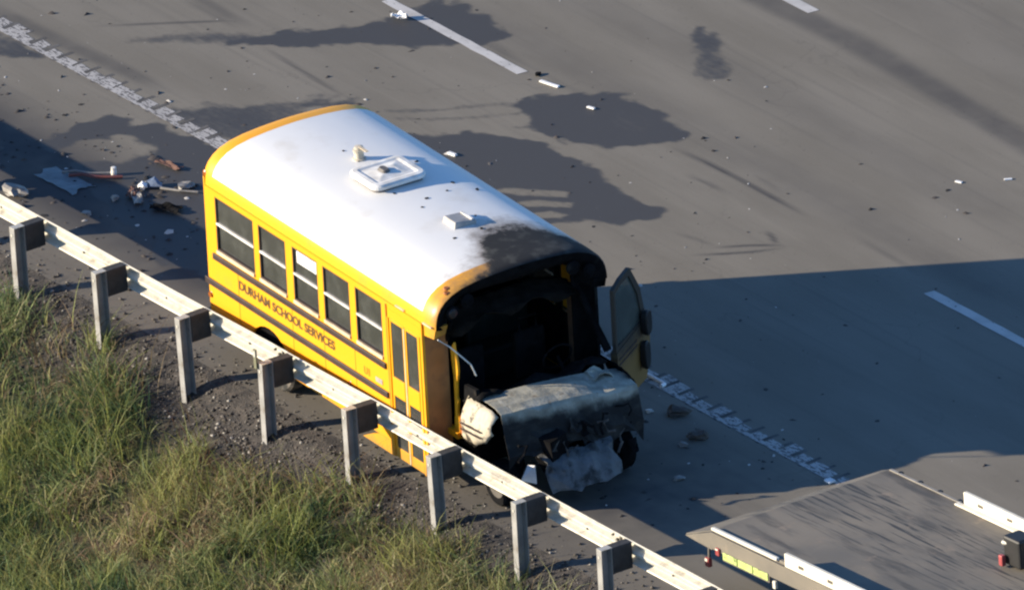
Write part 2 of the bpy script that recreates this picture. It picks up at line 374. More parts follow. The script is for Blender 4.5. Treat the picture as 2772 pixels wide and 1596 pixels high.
def road_mat():
    m, t, p = nodes('worn_asphalt'); co = objco(t)
    g1 = noise(t, vscale(t, co, (.35, 1.2, 1)), .9, 5); g2 = noise(t, co, 60, 3); g3 = noise(t, co, 7, 4)
    base = mixc(t, mrange(t, g1, .3, .7), (.150, .135, .110), (.200, .181, .150))
    base = mixc(t, mrange(t, g2, .3, .75, 0, .30), base, (.085, .08, .08))
    base = mixc(t, mrange(t, g3, .62, .78, 0, .25), base, (.07, .068, .068))
    sp = noise(t, vscale(t, co, (1, 1.6, 1)), 16, 2); base = mixc(t, mrange(t, sp, .70, .76, 0, .75), base, (.035, .034, .036))
    st1 = noise(t, vscale(t, co, (.06, 3.5, 1)), 2.2, 6); base = mixc(t, mrange(t, st1, .52, .74, 0, .32), base, (.085, .080, .076))
    st2 = noise(t, vscale(t, co, (.10, 2.2, 1)), 3.1, 6); base = mixc(t, mrange(t, st2, .55, .75, 0, .22), base, (.25, .226, .185))
    gr = noise(t, co, 150, 2); base = mixc(t, mrange(t, gr, .35, .65, 0, .35), base, (.27, .243, .195))
    vo = N(t, 'ShaderNodeTexVoronoi', feature='DISTANCE_TO_EDGE'); vo.inputs['Scale'].default_value = .22
    wv_ = N(t, 'ShaderNodeVectorMath', operation='ADD'); nv = N(t, 'ShaderNodeTexNoise'); nv.inputs['Scale'].default_value = 1.6; nv.inputs['Detail'].default_value = 6
    t.links.new(co, nv.inputs['Vector']); t.links.new(co, wv_.inputs[0]); t.links.new(nv.outputs['Color'], wv_.inputs[1]); t.links.new(wv_.outputs[0], vo.inputs['Vector'])
    crk = math_(t, 'MULTIPLY', mrange(t, vo.outputs['Distance'], .0, .006, 1, 0), mrange(t, noise(t, co, .5, 3), .48, .6))
    base = mixc(t, math_(t, 'MULTIPLY', crk, .16), base, (.05, .048, .048))
    s = N(t, 'ShaderNodeSeparateXYZ'); t.links.new(co, s.inputs[0])
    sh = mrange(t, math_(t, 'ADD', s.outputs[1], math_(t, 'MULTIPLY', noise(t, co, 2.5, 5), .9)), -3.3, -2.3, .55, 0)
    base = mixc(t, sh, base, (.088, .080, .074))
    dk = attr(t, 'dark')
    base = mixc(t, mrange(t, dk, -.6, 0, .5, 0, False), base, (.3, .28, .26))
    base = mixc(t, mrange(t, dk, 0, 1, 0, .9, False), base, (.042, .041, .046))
    wv = math_(t, 'ADD', attr(t, 'wet'), math_(t, 'MULTIPLY', math_(t, 'SUBTRACT', noise(t, vscale(t, co, (.5, 1, 1)), 14, 6), .5), .55))
    wm = mrange(t, wv, .22, .88)
    base = mixc(t, wm, base, (.058, .055, .054))
    t.links.new(base, p.inputs['Base Color'])
    t.links.new(mrange(t, wm, 0, 1, .9, .62), p.inputs['Roughness'])
    p.inputs['Specular IOR Level'].default_value = .35
    bump(t, p, g2, .12, .006)
    return m
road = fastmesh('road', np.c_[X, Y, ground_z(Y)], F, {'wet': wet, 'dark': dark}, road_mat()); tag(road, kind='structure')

# painted markings, 4 mm sheets above the asphalt
def paint_mat(name, wear, base=(.62, .60, .58)):
    m, t, p = nodes(name); co = objco(t)
    f = noise(t, vscale(t, co, (1.0, 3.0, 1)), 9, 5); f2 = noise(t, co, 45, 3)
    v = math_(t, 'ADD', f, math_(t, 'MULTIPLY', math_(t, 'SUBTRACT', f2, .5), .5))
    col = mixc(t, mrange(t, noise(t, co, 2.5, 3), .35, .7), base, tuple(q * .8 for q in base))
    t.links.new(mixc(t, mrange(t, v, wear, wear + .10), col, (.12, .112, .108)), p.inputs['Base Color'])
    p.inputs['Roughness'].default_value = .75
    return m
m_line = paint_mat('lane_paint', .64, (.52, .50, .48)); m_worn = paint_mat('worn_edge_paint', .49, (.44, .42, .40))
for x0, x1, y0, y1, nm in ((-8.53, -5.50, 3.84, 3.99, 'lane_dash'), (3.44, 6.5, 3.80, 3.95, 'lane_dash'), (-7.65, -4.58, 7.61, 7.77, 'lane_dash'), (-20.6, -17.5, 3.84, 3.99, 'lane_dash'), (4.6, 7.65, 7.58, 7.74, 'lane_dash')):
    mb = MB(); n = 12
    jit = lambda: random.uniform(-.008, .008)
    top = [(x0 + (x1 - x0) * i / n, y1 + jit()) for i in range(n + 1)]; bot = [(x0 + (x1 - x0) * i / n - .02, y0 + jit()) for i in range(n + 1)]
    mb.grid([[(*q, .004) for q in top], [(*q, .004) for q in bot]])
    tag(mb.build(nm, m_line), kind='structure')
mb = MB(); x = -26.0
while x < 26:
    # the edge line is sprayed over a rumble strip: one solid half and one bar for every groove
    L_ = .305
    mb.add([(x, -.235, .004), (x + L_, -.235, .004), (x + L_, -.165, .004), (x, -.165, .004)], [(0, 1, 2, 3)])
    a = x + random.uniform(.0, .03); b = a + random.uniform(.19, .30); t_ = random.uniform(-.06, .08)
    mb.add([(a, -.165, .004), (b, -.165, .004), (b - .02, t_, .004), (a - .02, t_ + random.uniform(-.02, .02), .004)], [(0, 1, 2, 3)])
    x += L_
tag(mb.build('edge_line', m_worn), kind='structure')
def groove_mat():
    return mat('rumble_groove', (.10, .095, .092), .95, var=.5, scale=3)
mb = MB(); x = -26.0
while x < 26:
    mb.add([(x + .24, -.26, .0025), (x + .30, -.26, .0025), (x + .285, .08, .0025), (x + .225, .08, .0025)], [(0, 1, 2, 3)]); x += .305
tag(mb.build('rumble_strip', groove_mat()), kind='structure')

# ------------------------------------------------------------------ the verge
vx = axis(-250, -13, 13.2, 250, .12); vy = np.unique(np.r_[np.arange(-11, EDGE, .06), EDGE, -11 - (np.linspace(0, 1, 24)[1:] ** 2) * 389])
VX, VY = np.meshgrid(vx, vy, indexing='ij'); x, y = VX.ravel(), VY.ravel()
lump = (vnoise(x, y, .9, 11) - .5) * .16 + (vnoise(x, y, .3, 12) - .5) * .07
z = ground_z(y) + lump * np.clip((EDGE - .05 - y) / .35, 0, 1)
def verge_z(xx, yy):
    l = (vnoise(xx, yy, .9, 11) - .5) * .16 + (vnoise(xx, yy, .3, 12) - .5) * .07
    return ground_z(yy) + l * np.clip((EDGE - .05 - yy) / .35, 0, 1)
ni, nj = VX.shape; idx = np.arange(ni * nj).reshape(ni, nj)
F = np.stack([idx[:-1, :-1], idx[1:, :-1], idx[1:, 1:], idx[:-1, 1:]], -1).reshape(-1, 4)
def verge_mat():
    m, t, p = nodes('verge_soil'); co = objco(t)
    s = N(t, 'ShaderNodeSeparateXYZ'); t.links.new(co, s.inputs[0])
    a = noise(t, co, 9, 6); b = noise(t, co, 45, 4)
    c = mixc(t, mrange(t, a, .35, .68), (.028, .026, .026), (.080, .069, .060))
    c = mixc(t, mrange(t, b, .60, .74, 0, .6), c, (.17, .155, .14))
    gm = mrange(t, math_(t, 'ADD', s.outputs[1], math_(t, 'MULTIPLY', noise(t, co, 1.2, 4), 1.4)), -4.6, -3.9, 1, 0)
    c = mixc(t, gm, c, mixc(t, mrange(t, noise(t, co, 4, 5), .4, .65), (.04, .055, .018), (.09, .075, .04)))
    t.links.new(c, p.inputs['Base Color']); p.inputs['Roughness'].default_value = .95
    bump(t, p, b, .6, .03)
    return m
tag(fastmesh('verge_ground', np.c_[x, y, z], F, {}, verge_mat()), kind='structure')
mb = MB(); mb.grid([[(sx, yy, ground_z(yy) - (.02 if yy > 44 else 0)) for sx in (-250, 250)] for yy in (45, 46, 120, 400)])
tag(mb.build('far_ground', verge_mat()), kind='structure')

# ------------------------------------------------------------------ guardrail
RT = .83                                # top of the beam
gr = empty('guardrail', (-.80, -4.03, -.1), 'galvanised steel guardrail with grey posts along the edge of the road', 'guardrail')
goff = Vector(gr.location)
def gp(o):
    o.parent = gr; o.matrix_parent_inverse = Matrix.Translation(-goff); return o
PX = [-.645 + 1.835 * i for i in range(-6, 8)]
prof = [(.0, .014), (.010, .002), (.022, .010), (.052, .066), (.064, .081), (.090, .081), (.102, .068), (.132, .012), (.142, .002), (.170, .002), (.180, .012), (.210, .068), (.222, .081), (.248, .081), (.260, .066), (.290, .010), (.302, .002), (.312, .014)]
SPL = [-.645 + 1.45, -.645 + 1.835 * 5 - .40]
cuts = [-13.5] + [SPL[0] - 7.4] + SPL + [13.5]
for i in range(len(cuts) - 1):
    a, b = cuts[i], cuts[i + 1] + (.30 if i < len(cuts) - 2 else 0); off = .004 * (i % 2)
    xs = np.linspace(a, b, max(3, int((b - a) / .23)))
    P = [[(xx, -4.035 + d + off + .004 * math.sin(xx * 1.7 + i), RT - z_ + .006 * math.sin(xx * .8)) for z_, d in prof] for xx in xs]
    gp(MB().grid(P).build('rail_beam', m_galv, smooth=False, solid=.004))
post_m = MB()
post_m.box((-.052, -.445, -1.35), (.052, -.436, -.004)).box((-.052, -.295, -1.35), (.052, -.286, -.004)).box((-.050, -.4355, -1.35), (-.042, -.2955, -.004))
post0 = None
for i, px_ in enumerate(PX):
    if post0 is None:
        post0 = post_m.build('post', m_post); block0 = MB().box((-.066, -.284, -.345), (.066, -.003, .002)).build('blockout', m_block, bev=.006)
        head0 = MB().lathe([(.020, -.452), (.020, -.4455)], (.0, 0, -.10), 'y', 8).build('bolt', m_galv)
        cap0 = MB().box((-.052, -.445, -.0035), (.052, -.286, .003)).build('post_top', m_galv)
        p_, b_, h_, c_ = post0, block0, head0, cap0
    else:
        p_, b_, h_, c_ = post0.copy(), block0.copy(), head0.copy(), cap0.copy()
        for o in (p_, b_, h_, c_): COL.objects.link(o)
    gp(p_); p_.location = (px_, -4.035, RT); p_.rotation_euler = (rad(random.uniform(-1, 1)), rad(random.uniform(-1.2, 1.2)), rad(random.uniform(-2, 2)))
    for o in (b_, h_, c_): o.parent = p_
# splice bolts and slots seen on the back of the beam
for sx in SPL:
    for dx, dz in ((.04, .05), (.04, .26), (.10, .10), (.10, .21), (.21, .05), (.21, .26), (.27, .10), (.27, .21)):
        gp(MB().lathe([(.017, -.016), (.017, .012)], (sx + dx, -4.035 + (.03 if .05 < dz < .27 else .012), RT - dz), 'y', 8).build('splice_bolt', m_bolt))
for px_ in PX[:-1]:
    gp(MB().lathe([(.015, -.006), (.015, .004)], (px_ + .93, -4.038, RT - .156), 'y', 8).build('slot', m_bolt))
mk = empty('delineator', (-.71 + 1.835, -4.50, .78), 'small olive grey reflector stake standing at the guardrail post by the splice', 'marker post')
mkp = MB().box((-.03, -.012, -.02), (.03, .012, .24)).build('stake', mat('olive_plastic', (.16, .16, .10), .7), mk, bev=.008)
MB().box((-.024, -.016, .14), (.024, -.0125, .22)).build('reflector', mat('grey_reflector', (.45, .45, .40), .4), mk)

# ------------------------------------------------------------------ the school bus (local x forward from the tail, y from the kerb side, z up)
W = 2.52
yaw, pit = rad(-2.3), rad(1.4)
bx = Vector((math.cos(yaw) * math.cos(pit), math.sin(yaw) * math.cos(pit), -math.sin(pit))); by = Vector((-math.sin(yaw), math.cos(yaw), 0)); bz = bx.cross(by)
bus = empty('school_bus', (0, 0, 0), 'short yellow school bus with white roof and burnt out front against the guardrail', 'school bus')
BM = Matrix((bx, by, bz)).transposed().to_4x4(); BM.translation = Vector((-1.045, -3.776, 0)); bus.matrix_world = BM
LX = 5.12
WIN = [(.32, 1.21), (1.33, 1.96), (2.12, 2.70), (2.83, 3.44), (3.58, 4.19)]
DOOR = (4.31, 5.07); Z0, ZS, ZT, ZH = .43, 1.54, 2.26, 2.34
half = [(0., ZH), (.006, 2.42), (.022, 2.50), (.045, 2.56), (.085, 2.625), (.15, 2.69), (.25, 2.755), (.40, 2.81), (.60, 2.848), (.85, 2.872), (1.08, 2.884), (1.26, 2.888)]
arch = half + [(W - a, b) for a, b in half[-2::-1]]
def ring(x, inset):
    c = Vector((W / 2, 2.0)); out = []
    for a, b in arch:
        v = Vector((a, b)) - c; sc = 1 - inset / max(v.length, .1); v = v * sc + c; out.append((x, v.x, v.y))
    return out
xs = [(0.0, .10), (.015, .055), (.05, .022), (.11, .004), (.17, 0), (.26, 0)] + [(.26 + (5.14 - .26) * i / 14, 0) for i in range(1, 15)] + [(5.22, 0), (5.32, .003), (5.39, .012), (5.42, .03)]
mb = MB()
rings = [ring(*q) for q in xs]
for i in range(len(rings) - 1):
    for j in range(len(arch) - 1):
        zc = (arch[j][1] + arch[j + 1][1]) / 2
        white = xs[i][0] >= .255 and xs[i + 1][0] <= 5.15 and zc > 2.49
        mb.add([rings[i][j], rings[i + 1][j], rings[i + 1][j + 1], rings[i][j + 1]], [(0, 1, 2, 3)], 1 if white else 0)
roof = mb.build('roof', [m_yel, m_roof], bus, smooth=False)
bmq = bmesh.new(); bmq.from_mesh(roof.data); bmesh.ops.remove_doubles(bmq, verts=bmq.verts, dist=.0005); bmesh.ops.recalc_face_normals(bmq, faces=bmq.faces); bmq.to_mesh(roof.data); bmq.free()
roof.data.polygons.foreach_set('use_smooth', [True] * len(roof.data.polygons))
# header lip above the windows
for yy, sg in ((0., -1), (W, 1)):
    MB().box((.12, min(yy, yy + sg * .02), 2.335), (5.15, max(yy, yy + sg * .02), 2.352)).build('drip_rail', m_yel, roof)

def side_wall(yy, sg, door):
    b = MB(); y0, y1 = (yy, yy + .04) if sg < 0 else (yy - .04, yy)
    def bx_(xa, za, xb, zb): b.box((xa, y0, za), (xb, y1, zb))
    xe = [.10] + [q for w_ in WIN for q in w_] + [4.30 if door else LX]
    top_end = LX
    bx_(.10, ZT, top_end, ZH)
    for i in range(0, len(xe), 2): bx_(xe[i], ZS, xe[i + 1], ZT)
    x_end = DOOR[0] if door else LX
    bx_(.10, 1.0, x_end, ZS)
    if door: bx_(DOOR[1], .245, LX, ZT)
    # skirt with the rear wheel arch cut out
    pts = [(.10, 1.0), (.10, Z0)]; cx, rr = 1.46, .50
    a0 = math.asin(max(-.9, (.40 - Z0) / rr))
    for k in range(15):
        q = math.pi + a0 - (math.pi + 2 * a0) * k / 14
        pts.append((cx + rr * math.cos(q), .40 + rr * math.sin(q)))
    pts += [(x_end, Z0), (x_end, 1.0)]
    n = len(pts); vs = [(p, y0, q) for p, q in pts] + [(p, y1, q) for p, q in pts]
    b.add(vs, [tuple(range(n)), tuple(range(2 * n - 1, n - 1, -1))] + [(i, (i + 1) % n, n + (i + 1) % n, n + i) for i in range(n)])
    return b.build('side_wall', m_yel, bus)
wallR = side_wall(0., -1, True); wallL = side_wall(W, 1, False)
ragged_pts = [(3.58, .25), (4.305, .25), (4.305, .428), (3.98, .428), (3.80, .36)]
n = len(ragged_pts); MB().add([(a, .0, b) for a, b in ragged_pts] + [(a, .04, b) for a, b in ragged_pts], [tuple(range(n)), tuple(range(2*n-1, n-1, -1))] + [(i, (i+1) % n, n + (i+1) % n, n + i) for i in range(n)]).build('step_panel', m_yel, bus)
# windows
def window(x0, x1, yy, sg, paper=False):
    q = lambda d: (yy - sg * d)           # depth into the body
    f = MB(); t = .022
    def bb(xa, za, xb, zb, d0, d1, mb_): mb_.box((xa, min(q(d0), q(d1)), za), (xb, max(q(d0), q(d1)), zb))
    bb(x0, ZS, x0 + t, ZT, .002, .05, f); bb(x1 - t, ZS, x1, ZT, .002, .05, f)
    bb(x0 + t, ZT - t, x1 - t, ZT, .002, .05, f); bb(x0 + t, ZS, x1 - t, ZS + t, .002, .05, f)
    fr = f.build('window', m_rub, bus)
    zm = (ZS + ZT) / 2 + .0
    g = MB(); bb(x0 + t, ZS + t, x1 - t, zm - .014, .030, .036, g); g.build('pane', m_glass, fr)
    g = MB(); bb(x0 + t, zm + .014, x1 - t, ZT - t, .022, .028, g); g.build('pane', m_glass, fr)
    g = MB(); bb(x0 + t * .5, zm - .014, x1 - t * .5, zm + .014, -.004, .034, g); g.build('sash_bar', m_white, fr)
    g = MB(); bb(x0 + .005, ZS - .042, x1 - .005, ZS + .004, -.022, .04, g); g.build('sill', m_sill, fr, bev=.004)
    if paper:
        g = MB(); bb(x0 + .09, zm + .17, x1 - .03, ZT - .012, .012, .018, g); g.build('white_sheet', m_paper, fr)
for i, w_ in enumerate(WIN):
    window(*w_, 0., -1, i == 2); window(*w_, W, 1)
window(4.33, 4.98, W, 1)
for yy, sg, xe in ((0., -1, 4.245), (W, 1, LX - .02)):
    s_ = -1 if sg < 0 else 1
    def rail(xa, za, xb, zb, nm='rub_rail', d=.026):
        b = MB().box((xa, min(yy, yy + s_ * d), za), (xb, max(yy, yy + s_ * d), zb)); b.build(nm, m_rub, bus, bev=.008)
    rail(.23, 1.392, xe, 1.475); rail(.02, 1.005, xe + .02, 1.09)
# lower marker lamps
for lx, lz, m_ in ((.107, .86, m_amber), (3.346, .86, m_amber)):
    MB().lathe([(.034, -.022), (.034, -.004), (.045, .003)], (lx, 0, lz), 'y', 12).build('marker_lamp', m_, bus)
for sx in (.78, 2.04, 2.78, 3.5):
    MB().box((sx, -.003, 1.095), (sx + .006, .001, 1.388)).build('panel_seam', m_seam, wallR)
    if abs(sx - 1.4) > .55: MB().box((sx, -.003, .44), (sx + .006, .001, 1.0)).build('panel_seam', m_seam, wallR)
# lettering
def text(body, x0, x1, zc, h, m_, name='lettering'):
    cu_ = bpy.data.curves.new(name, 'FONT'); cu_.body = body; cu_.offset = .03; cu_.extrude = .0
    to = bpy.data.objects.new('tmp', cu_); COL.objects.link(to)
    dg = bpy.context.evaluated_depsgraph_get(); me = bpy.data.meshes.new_from_object(to.evaluated_get(dg))
    bpy.data.objects.remove(to)
    co = np.array([v.co for v in me.vertices]); lo, hi = co.min(0), co.max(0)
    for v in me.vertices:
        v.co = (x0 + (v.co.x - lo[0]) / (hi[0] - lo[0]) * (x1 - x0), -.006, zc - h / 2 + (v.co.y - lo[1]) / (hi[1] - lo[1]) * h)
    me.materials.clear(); me.materials.append(m_); o = bpy.data.objects.new(name, me); COL.objects.link(o); o.parent = bus; return o
text('DURHAM SCHOOL SERVICES', .80, 3.03, 1.248, .125, m_letter)
text('U1', 3.70, 3.83, 1.19, .10, mat('faded_lettering', (.42, .22, .01), .6), 'fleet_number')
MB().box((3.97, -.008, 1.135), (4.13, -.002, 1.20)).build('number_plate', mat('grey_plate', (.36, .33, .30), .5), bus, bev=.003)
# rear wall with rounded corners, emergency door, lamps
mb = MB(); cp = []
for k in range(7):
    q = math.pi / 2 * k / 6; cp.append((.10 - .10 * math.sin(q), .10 - .10 * math.cos(q)))
cp = cp + [(a, W - b) for a, b in cp[::-1]]
zz = [Z0, 1.0, 1.6, 2.2, ZH, 2.45]
mb.grid([[(a + (.0 if z_ < 2.3 else .0), b, z_) for a, b in cp] for z_ in zz])
r0 = [q for q in rings[0]]; cen = (0.0, W / 2, 2.3)
mb.add([cen] + r0, [(0, i, i + 1) for i in range(1, len(r0))])
mb.build('rear_wall', m_yel, bus, smooth=False)
rd = MB().box((-.025, .86, .55), (-.004, 1.66, 2.40)).build('rear_door', m_yel, bus, bev=.01)
MB().box((-.032, .94, 1.55), (-.0255, 1.58, 2.2)).build('pane', m_glass, rd); MB().box((-.03, .95, .75), (-.0255, 1.57, 1.35)).build('pane', m_glass, rd)
for yy in (.2, .42, 2.08, 2.3): MB().lathe([(.07, -.02), (.075, .0)], (0, yy, 2.36), 'x', 14).build('warning_lamp', m_red, bus)
for yy in (.25, 2.27): MB().lathe([(.08, -.02), (.085, .0)], (0, yy, 1.15), 'x', 14).build('tail_lamp', m_red, bus)
MB().box((-.16, .05, .34), (-.01, W - .05, .56)).build('rear_bumper', m_black, bus, bev=.02)
MB().lathe([(.03, -.012), (.05, .0)], (.075, .028, 2.475), 'y', 12).build('clearance_lamp', m_amber, bus)
for a, b, c in ((5.27, .30, 2.775), (5.34, .26, 2.752)): MB().lathe([(.035, .012), (.045, -.01)], (a, b, c), 'z', 10).build('clearance_lamp', m_amber, bus)
for a, b in ((4.55, .0), (5.18, .0)): MB().box((a, -.018, 2.36), (a + .2, .004, 2.38)).build('hinge_cover', m_sill, bus)
# roof fittings
pv = MB().lathe([(.085, -.03), (.085, .015), (.062, .02), (.06, .10), (.075, .105), (.075, .135), (.055, .14), (.055, .17), (.03, .175)], (1.66, 1.30, 2.885), 'z', 18).build('vent_pipe', mat('cream_plastic', (.55, .50, .40), .5), roof, smooth=False)
MB().box((1.66, 1.28, 3.052), (1.86, 1.32, 3.062)).build('cap_flap', m_sill, pv)
def rrect(x0, x1, y0, y1, r, n=5):
    out = []
    for cx, cy, a in ((x1 - r, y1 - r, 0), (x0 + r, y1 - r, 90), (x0 + r, y0 + r, 180), (x1 - r, y0 + r, 270)):
        for k in range(n + 1):
            q = rad(a + 90 * k / n); out.append((cx + r * math.cos(q), cy + r * math.sin(q)))
    return out
def stack(mb_, loops):
    n = len(loops[0]); vs = [v for l in loops for v in l]
    fs = [(i * n + k, i * n + (k + 1) % n, (i + 1) * n + (k + 1) % n, (i + 1) * n + k) for i in range(len(loops) - 1) for k in range(n)]
    fs += [tuple((len(loops) - 1) * n + k for k in range(n)), tuple(range(n - 1, -1, -1))]
    mb_.add(vs, fs); return mb_
def hatch_loop(g, z_): return [(a, b, z_ + .00) for a, b in rrect(2.03 - g, 2.66 + g, .93 - g, 1.65 + g, max(.02, .10 + g))]
hc = stack(MB(), [hatch_loop(-.01, 2.82), hatch_loop(-.01, 2.925)]).build('hatch_curb', mat('hatch_shade_grey', (.16, .15, .15), .7), roof)  # dark grey paints the shaded sides of the white hatch
ht = stack(MB(), [hatch_loop(.025, 2.926), hatch_loop(.03, 2.965), hatch_loop(.0, 2.985), hatch_loop(-.06, 2.990), hatch_loop(-.10, 2.978), hatch_loop(-.16, 2.985), hatch_loop(-.24, 3.0)]).build('roof_hatch', m_white, roof, smooth=False)
hr = stack(MB(), [[(a, b, 3.004) for a, b in rrect(2.25, 2.43, 1.18, 1.30, .05)], [(a, b, 3.035) for a, b in rrect(2.27, 2.41, 1.20, 1.28, .04)]]).build('hatch_handle', mat('dark_handle', (.10, .09, .085), .6), ht)
MB().tube([(2.10, .98, 2.975), (2.6, .99, 2.975)], .012, 6).build('hatch_hinge', m_sill, ht)
sv_ = MB(); lo = [(3.82, 1.14, 2.86), (4.12, 1.14, 2.86), (4.12, 1.46, 2.86), (3.82, 1.46, 2.86)]
hi = [(3.83, 1.17, 2.965), (4.10, 1.17, 2.965), (4.12, 1.46, 2.935), (3.82, 1.46, 2.935)]
stack(sv_, [lo, hi]); vt = sv_.build('roof_vent', mat('grey_vent_cowl', (.36, .345, .33), .5), roof, bev=.012)
MB().box((3.84, 1.40, 2.942), (4.10, 1.43, 2.955)).build('vent_rib', m_white, vt)
for k in range(16):
    a, b = random.uniform(1.2, 4.6), random.uniform(.9, 2.1)
    zc = float(np.interp(b, [p for p, q in arch], [q for p, q in arch]))
    MB().box((a, b, zc - .004), (a + random.uniform(.02, .05), b + random.uniform(.02, .05), zc + .008), rot=Matrix.Rotation(random.random() * 3, 3, 'Z')).build('cinder', m_char, roof)
# entrance door
dr = MB()
for xa, za, xb, zb in ((4.312, 2.13, 5.068, 2.258),): dr.box((xa, .0, za), (xb, .03, zb))
dr.box((4.312, -.01, .26), (4.345, .04, 2.13)); dr.box((5.035, -.01, .26), (5.068, .04, 2.13))
door = dr.build('entrance_door', m_yel, bus)
for xa, xb in ((4.35, 4.685), (4.70, 5.03)):
    lf = MB(); lf.box((xa, .005, .26), (xa + .035, .03, 2.12)).box((xb - .035, .005, .26), (xb, .03, 2.12))
    lf.box((xa + .035, .005, 2.09), (xb - .035, .03, 2.12)).box((xa + .035, -.002, 1.10), (xb - .035, .03, 1.35)).box((xa + .035, .005, .26), (xb - .035, .03, .40))
    lo_ = lf.build('door_leaf', m_yel, door, bev=.004)
    MB().box((xa + .035, .014, 1.35), (xb - .035, .02, 2.09)).build('pane', m_glass, lo_)
    MB().box((xa + .035, .014, .40), (xb - .035, .02, 1.10)).build('pane', m_glass, lo_)
MB().box((4.683, -.004, .27), (4.702, .012, 2.10)).build('door_seal', m_sill, door)
MB().box((4.30, -.014, .26), (4.317, .01, 2.30)).build('door_edge', mat('orange_seal', (.55, .20, .02), .6), door)
# bulkheads that step in from the wide body to the narrow cab
for ya, yb in ((.04, .36), (W - .36, W - .04)):
    MB().box((LX - .03, ya, .32), (LX, yb, 2.34)).build('front_bulkhead', m_shadeyel if ya < 1 else m_char, bus)
MB().box((.12, .05, .62), (5.1, W - .05, .68)).build('floor', m_under, bus)
MB().box((.2, .5, .30), (5.9, .62, .50)).box((.2, 1.9, .30), (5.9, 2.02, .50)).box((.3, .62, .34), (1.0, 1.9, .6)).box((2.4, .62, .34), (3.4, 1.9, .6)).build('chassis', m_under, bus)
for sx in (.55, 1.3, 2.05, 2.8, 3.55):
    for ya in (.10, 1.50):
        MB().box((sx, ya, .68), (sx + .42, ya + .9, 1.08)).box((sx, ya, 1.0), (sx + .12, ya + .9, 1.62)).build('bench_seat', m_seat, bus, bev=.05)
# inner headlining keeps the burnt saloon dark
mb = MB(); mb.grid([ring(.15, .05), ring(5.10, .05)]); mb.build('headlining', m_char, bus, smooth=True)
for ya, yb in ((.041, .046), (W - .046, W - .041)):
    lg = MB(); x1_ = 4.30 if ya < 1 else LX - .04
    lg.box((.15, ya, .70), (x1_, yb, 1.50)).box((.15, ya, 2.27), (x1_, yb, 2.36))
    for a, b in zip([.15] + [w_[1] for w_ in WIN], [w_[0] for w_ in WIN] + [4.33 if ya > 1 else x1_]): lg.box((a, ya, 1.50), (b, yb, 2.27))
    if ya > 1: lg.box((4.98, ya, 1.50), (x1_, yb, 2.27))
    lg.build('side_lining', m_char, bus)
# front cap: charred arch under the roof lip
mb = MB(); o_ = ring(5.42, .03); i1 = ring(5.40, .12); i2 = ring(5.33, .24); i3 = ring(5.16, .33)
mb.grid([o_, i1, i2, i3])
cap = mb.build('front_cap', m_char, bus, smooth=True)
for yy in (0.03, W - .03):
    sg = 1 if yy < 1 else -1
    MB().add([(LX, yy, 2.34), (5.41, yy, 2.36), (5.36, yy, 2.20), (LX, yy, 2.17), (LX, yy + sg * .18, 2.34), (5.40, yy + sg * .18, 2.36), (5.34, yy + sg * .18, 2.22), (LX, yy + sg * .18, 2.19)],
             [(0, 1, 2, 3), (4, 5, 6, 7), (0, 1, 5, 4), (1, 2, 6, 5), (2, 3, 7, 6), (3, 0, 4, 7)]).build('cap_skirt', m_yel if yy < 1 else m_char, bus)
for yy, zz_, m_ in ((.28, 2.50, m_redd), (.50, 2.60, m_char), (2.02, 2.60, m_char), (2.24, 2.50, m_char)):
    lp = MB().lathe([(.085, -.02), (.092, .02), (.080, .028)], (5.40, yy, zz_), 'x', 16).build('warning_lamp', m_char, cap)
    MB().lathe([(.07, .02), (.05, .045), (.01, .05)], (5.40, yy, zz_), 'x', 14).build('lens', m_, lp)
# cab header and roof: buckled sheet with a ragged lower edge
P = []
for i in range(9):
    x_ = 4.98 + .36 * i / 8; row = []
    for j in range(17):
        y_ = .34 + 1.84 * j / 16; s_ = (j / 16 - .5) * 2
        row.append((x_ + random.uniform(-.015, .015) - .05 * s_ * s_, y_, 2.40 - .14 * (i / 8) - .16 * s_ ** 4 + random.uniform(-.02, .02) - (.07 * math.sin(j * 1.1) if i == 8 else 0)))
    P.append(row)
MB().grid(P).build('cab_header', mat('scorched_headliner', (.014, .011, .009), 1.0, var=.5, spec=.08, bmp=.3), bus, smooth=True, solid=.01)
MB().tube([(5.22, .36, 2.30), (5.10, .36, 2.0)], .03).build('header_bracket', m_char, bus)
# torn kerb side of the cab: strip of door pillar and sill
def ragged(pts, y_, nm, m_, th=.03, parent=bus):
    n = len(pts); vs = [(a, y_, b) for a, b in pts] + [(a, y_ + th, b) for a, b in pts]
    return MB().add(vs, [tuple(range(n)), tuple(range(2 * n - 1, n - 1, -1))] + [(i, (i + 1) % n, n + (i + 1) % n, n + i) for i in range(n)]).build(nm, m_, parent)
m_yel2 = mat('cab_yellow', YEL, .5, 0, .15, 6, dirt=(.18, .09, .02), dscale=7, dlo=.6, dhi=.75)
ragged([(5.20, .80), (5.33, .78), (5.335, 1.05), (5.30, 1.10), (5.315, 1.22), (5.33, 1.26), (5.30, 1.32), (5.31, 1.5), (5.34, 1.58), (5.355, 1.68), (5.345, 1.80), (5.31, 1.92), (5.29, 2.04), (5.25, 1.98), (5.215, 1.93), (5.225, 1.78), (5.24, 1.66), (5.255, 1.55), (5.25, 1.2), (5.24, 1.06)], .34, 'door_pillar', m_yel2)
ragged([(4.92, .77), (5.34, .77), (5.34, .85), (4.94, .84)], .30, 'cab_sill', m_yel2, .10)
ragged([(5.335, .80), (5.42, .80), (5.43, 1.06), (5.35, 1.08)], .345, 'hinge_plate', mat('orange_hinge', (.40, .12, .02), .6), .03)
random.seed(21)
MB().tube([(5.40, .06, 2.20), (5.44, .20, 2.08), (5.46, .34, 1.92), (5.48, .46, 1.78), (5.49, .52, 1.62)], .010, 6).build('loose_cable', m_white, bus)
